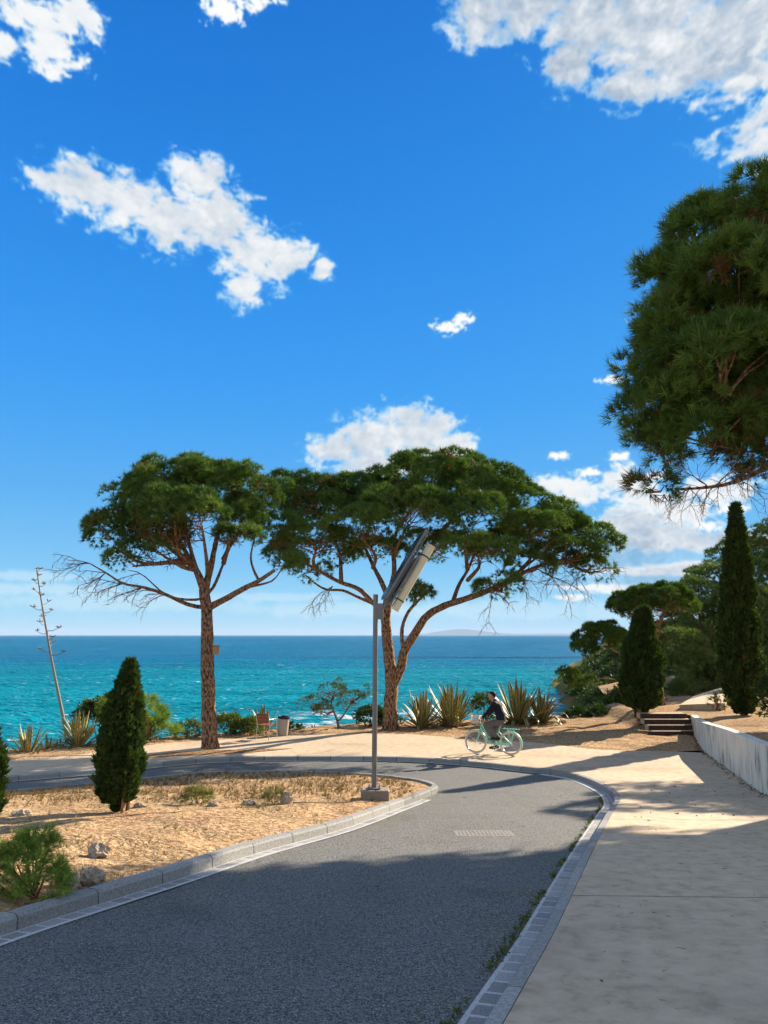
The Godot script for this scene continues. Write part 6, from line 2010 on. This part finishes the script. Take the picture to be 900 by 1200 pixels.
func make_small_things() -> void:
	# drain cover in the carriageway
	var g := Vector2(1.409, 11.426)
	var t := thing("drain_grate", "rusty iron drain grate let into the asphalt", "grate", Vector3(g.x, road_h(g.x, g.y) - 0.004, -g.y))
	t.rotation.x = -atan(0.1)
	var mb := MB.new()
	for s in [-1, 1]:
		mb.box(Vector3(0, -0.008, 0.235 * s), Vector3(0.80, 0.03, 0.05), 0.004)
		mb.box(Vector3(0.385 * s, -0.008, 0), Vector3(0.05, 0.03, 0.44), 0.004)
	part("frame", mb, M.iron, t)
	mb = MB.new()
	mb.box(Vector3(0, -0.004, 0), Vector3(0.74, 0.004, 0.44), 0.001)
	part("pit_shade_plate", mb, M.dark, t)  # flat dark plate; the shade below the bars is put into its colour
	for k in 13:
		mb = MB.new()
		mb.box(Vector3(-0.33 + k * 0.055, 0.001, 0), Vector3(0.034, 0.012, 0.43), 0.002)
		part("bar", mb, M.iron, t)
	for k in 2:
		mb = MB.new()
		mb.box(Vector3(0, 0.0, -0.08 + 0.16 * k), Vector3(0.72, 0.011, 0.03), 0.002)
		part("cross_bar", mb, M.iron, t)
	# rocks
	var rocks := [["pale pitted rock by the near kerb beside the green bush", -2.72, 7.6, Vector3(0.12, 0.11, 0.10), 1], ["low rock behind the green bush", -3.05, 8.7, Vector3(0.11, 0.10, 0.09), 2], ["pale rock beside the smaller tussock", -1.62, 13.4, Vector3(0.10, 0.12, 0.09), 3], ["small pale stone between the two tussocks", -2.25, 13.3, Vector3(0.12, 0.06, 0.08), 4], ["flat stone on the island crest near the small cypress", -3.75, 12.4, Vector3(0.11, 0.06, 0.09), 5], ["stone left of the small cypress in the dark earth", -5.2, 11.6, Vector3(0.14, 0.06, 0.10), 6], ["second rock touching the pale pitted rock", -2.86, 7.42, Vector3(0.10, 0.09, 0.09), 7], ["stone lying on bare sand halfway along the crest", -2.75, 12.9, Vector3(0.08, 0.05, 0.07), 8]]
	for s in rocks:
		rock("rock", s[0], Vector3(s[1], isle_h(s[1], s[2]) + s[3].y * 0.35, -s[2]), s[3], s[4])
	rock("rock", "brown rock at the foot of the little pine", Vector3(-1.475, -1.923, -29.200) + Vector3(0.15, 0.03, 0), Vector3(0.42, 0.16, 0.25), 9)
	rock("rock", "round pale rock at the end of the agave clump", Vector3(7.006, -1.881, -31.000), Vector3(0.20, 0.18, 0.18), 10)
	rock("rock", "grey stone under the shrub above the wall", Vector3(9.35, terrace_h(9.35, 18.3), -18.3), Vector3(0.14, 0.12, 0.12), 11)
	# dry grass and litter
	var r := RandomNumberGenerator.new()
	r.seed = 17
	var xf := []
	var cl := PackedColorArray()
	for k in 15000:
		var x := r.randf_range(-11.0, 0.6)
		var d := r.randf_range(5.5, 19.5)
		var e := isle_edge(x, d)
		if e < 0.2 or not inside_isle(x, d):
			continue
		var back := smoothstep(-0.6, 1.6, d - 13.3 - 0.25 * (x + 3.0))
		var n := nz.get_noise_2d(x * 1.1 + 20.0, d * 1.1)
		if r.randf() > lerpf(0.04 + 0.9 * smoothstep(0.18, 0.4, n), 0.75, back):
			continue
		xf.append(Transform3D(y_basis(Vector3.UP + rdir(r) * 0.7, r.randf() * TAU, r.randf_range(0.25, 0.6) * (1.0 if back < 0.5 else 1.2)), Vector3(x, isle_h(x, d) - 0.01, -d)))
		var green := r.randf() < 0.25 * (1.0 - back)
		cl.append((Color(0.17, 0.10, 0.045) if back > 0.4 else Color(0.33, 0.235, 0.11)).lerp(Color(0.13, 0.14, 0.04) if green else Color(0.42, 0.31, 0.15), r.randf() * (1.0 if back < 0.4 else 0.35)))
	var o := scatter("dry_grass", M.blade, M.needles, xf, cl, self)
	tag(o, "dry brown and straw coloured grass on the earth island", "grass", "", "stuff")
	xf = []
	cl = PackedColorArray()
	for k in 900:
		var s := int(r.randf_range(26, 90))
		var ta := (kerb_line[s + 1] - kerb_line[s]).normalized()
		var p := kerb_line[s].lerp(kerb_line[s + 1], r.randf()) - Vector2(ta.y, -ta.x) * (0.195 + absf(r.randfn(0.0, 0.022)))
		if nz.get_noise_2d(p.x * 3.0, p.y * 3.0) < 0.0:
			continue
		xf.append(Transform3D(y_basis(Vector3.UP + rdir(r) * 0.9, r.randf() * TAU, r.randf_range(0.10, 0.30)), Vector3(p.x, lvl(p.y), -p.y)))
		cl.append(Color(0.05, 0.08, 0.02).lerp(Color(0.17, 0.17, 0.045), r.randf()))
	o = scatter("weeds", M.leaves, M.needles, xf, cl, self)
	tag(o, "small green weeds growing along the gutter edge", "weeds", "", "stuff")
	# pine needles dropped on the walkway and the road
	xf = []
	cl = PackedColorArray()
	for k in 1500:
		var p := Vector2(r.randf_range(-3.0, 8.0), r.randf_range(3.6, 17.0))
		if nz.get_noise_2d(p.x * 1.2 + 15.0, p.y * 1.2) < r.randf_range(-0.25, 0.35) or p.x > wall_x(p.y) - 0.1 or inside_isle(p.x, p.y) or isle_edge(p.x, p.y) < 0.2:
			continue
		var off := 99.0
		for q in range(0, kerb_line.size(), 2):
			off = minf(off, p.distance_to(kerb_line[q]))
		if off < 0.3:
			continue
		var on_walk := Geometry2D.is_point_in_polygon(p, walk)
		xf.append(Transform3D(y_basis(Vector3(r.randf_range(-1, 1), 0.04, r.randf_range(-1, 1)), r.randf() * TAU, r.randf_range(0.6, 1.2)), Vector3(p.x, lvl(p.y) + (KERB if on_walk else 0.004) + 0.004, -p.y)))
		cl.append(Color(0.14, 0.075, 0.03).lerp(Color(0.26, 0.16, 0.07), r.randf()))
	o = scatter("pine_needles", M.needle_pair, M.needles, xf, cl, self)
	tag(o, "dry brown pine needles strewn over the walkway and road", "needles", "", "stuff")
	# fallen leaves and needles
	xf = []
	cl = PackedColorArray()
	for k in 1500:
		var p: Vector2
		if k < 1150:
			var s := r.randi_range(0, wall_line.size() - 3)
			p = wall_line[s].lerp(wall_line[s + 1], r.randf()) - Vector2(absf(r.randfn(0.02, 0.10)) + 0.02, 0)
			if p.y > 27.0 or p.y < 8.0:
				continue
		else:
			p = Vector2(r.randf_range(0.8, 8.0), r.randf_range(4.0, 17.0))
			if p.x < 0.35 * p.y - 0.55 or p.x > wall_x(p.y) - 0.1:
				continue
			if k > 1250 and p.y < 12.0:
				continue
		xf.append(Transform3D(y_basis(Vector3(r.randf_range(-1, 1), 0.12, r.randf_range(-1, 1)), r.randf() * TAU, r.randf_range(0.35, 0.9)), Vector3(p.x, lvl(p.y) + KERB + 0.008, -p.y)))
		cl.append(Color(0.10, 0.045, 0.02).lerp(Color(0.22, 0.12, 0.05), r.randf()))
	o = scatter("fallen_leaves", M.single_leaf, M.needles, xf, cl, self)
	tag(o, "brown fallen leaves gathered along the wall and scattered on the walkway", "leaves", "", "stuff")

func inside_isle(x: float, d: float) -> bool:
	var poly := PackedVector2Array(isle_line)
	poly.append(Vector2(-19.0, -4.0))
	return Geometry2D.is_point_in_polygon(Vector2(x, d), poly)
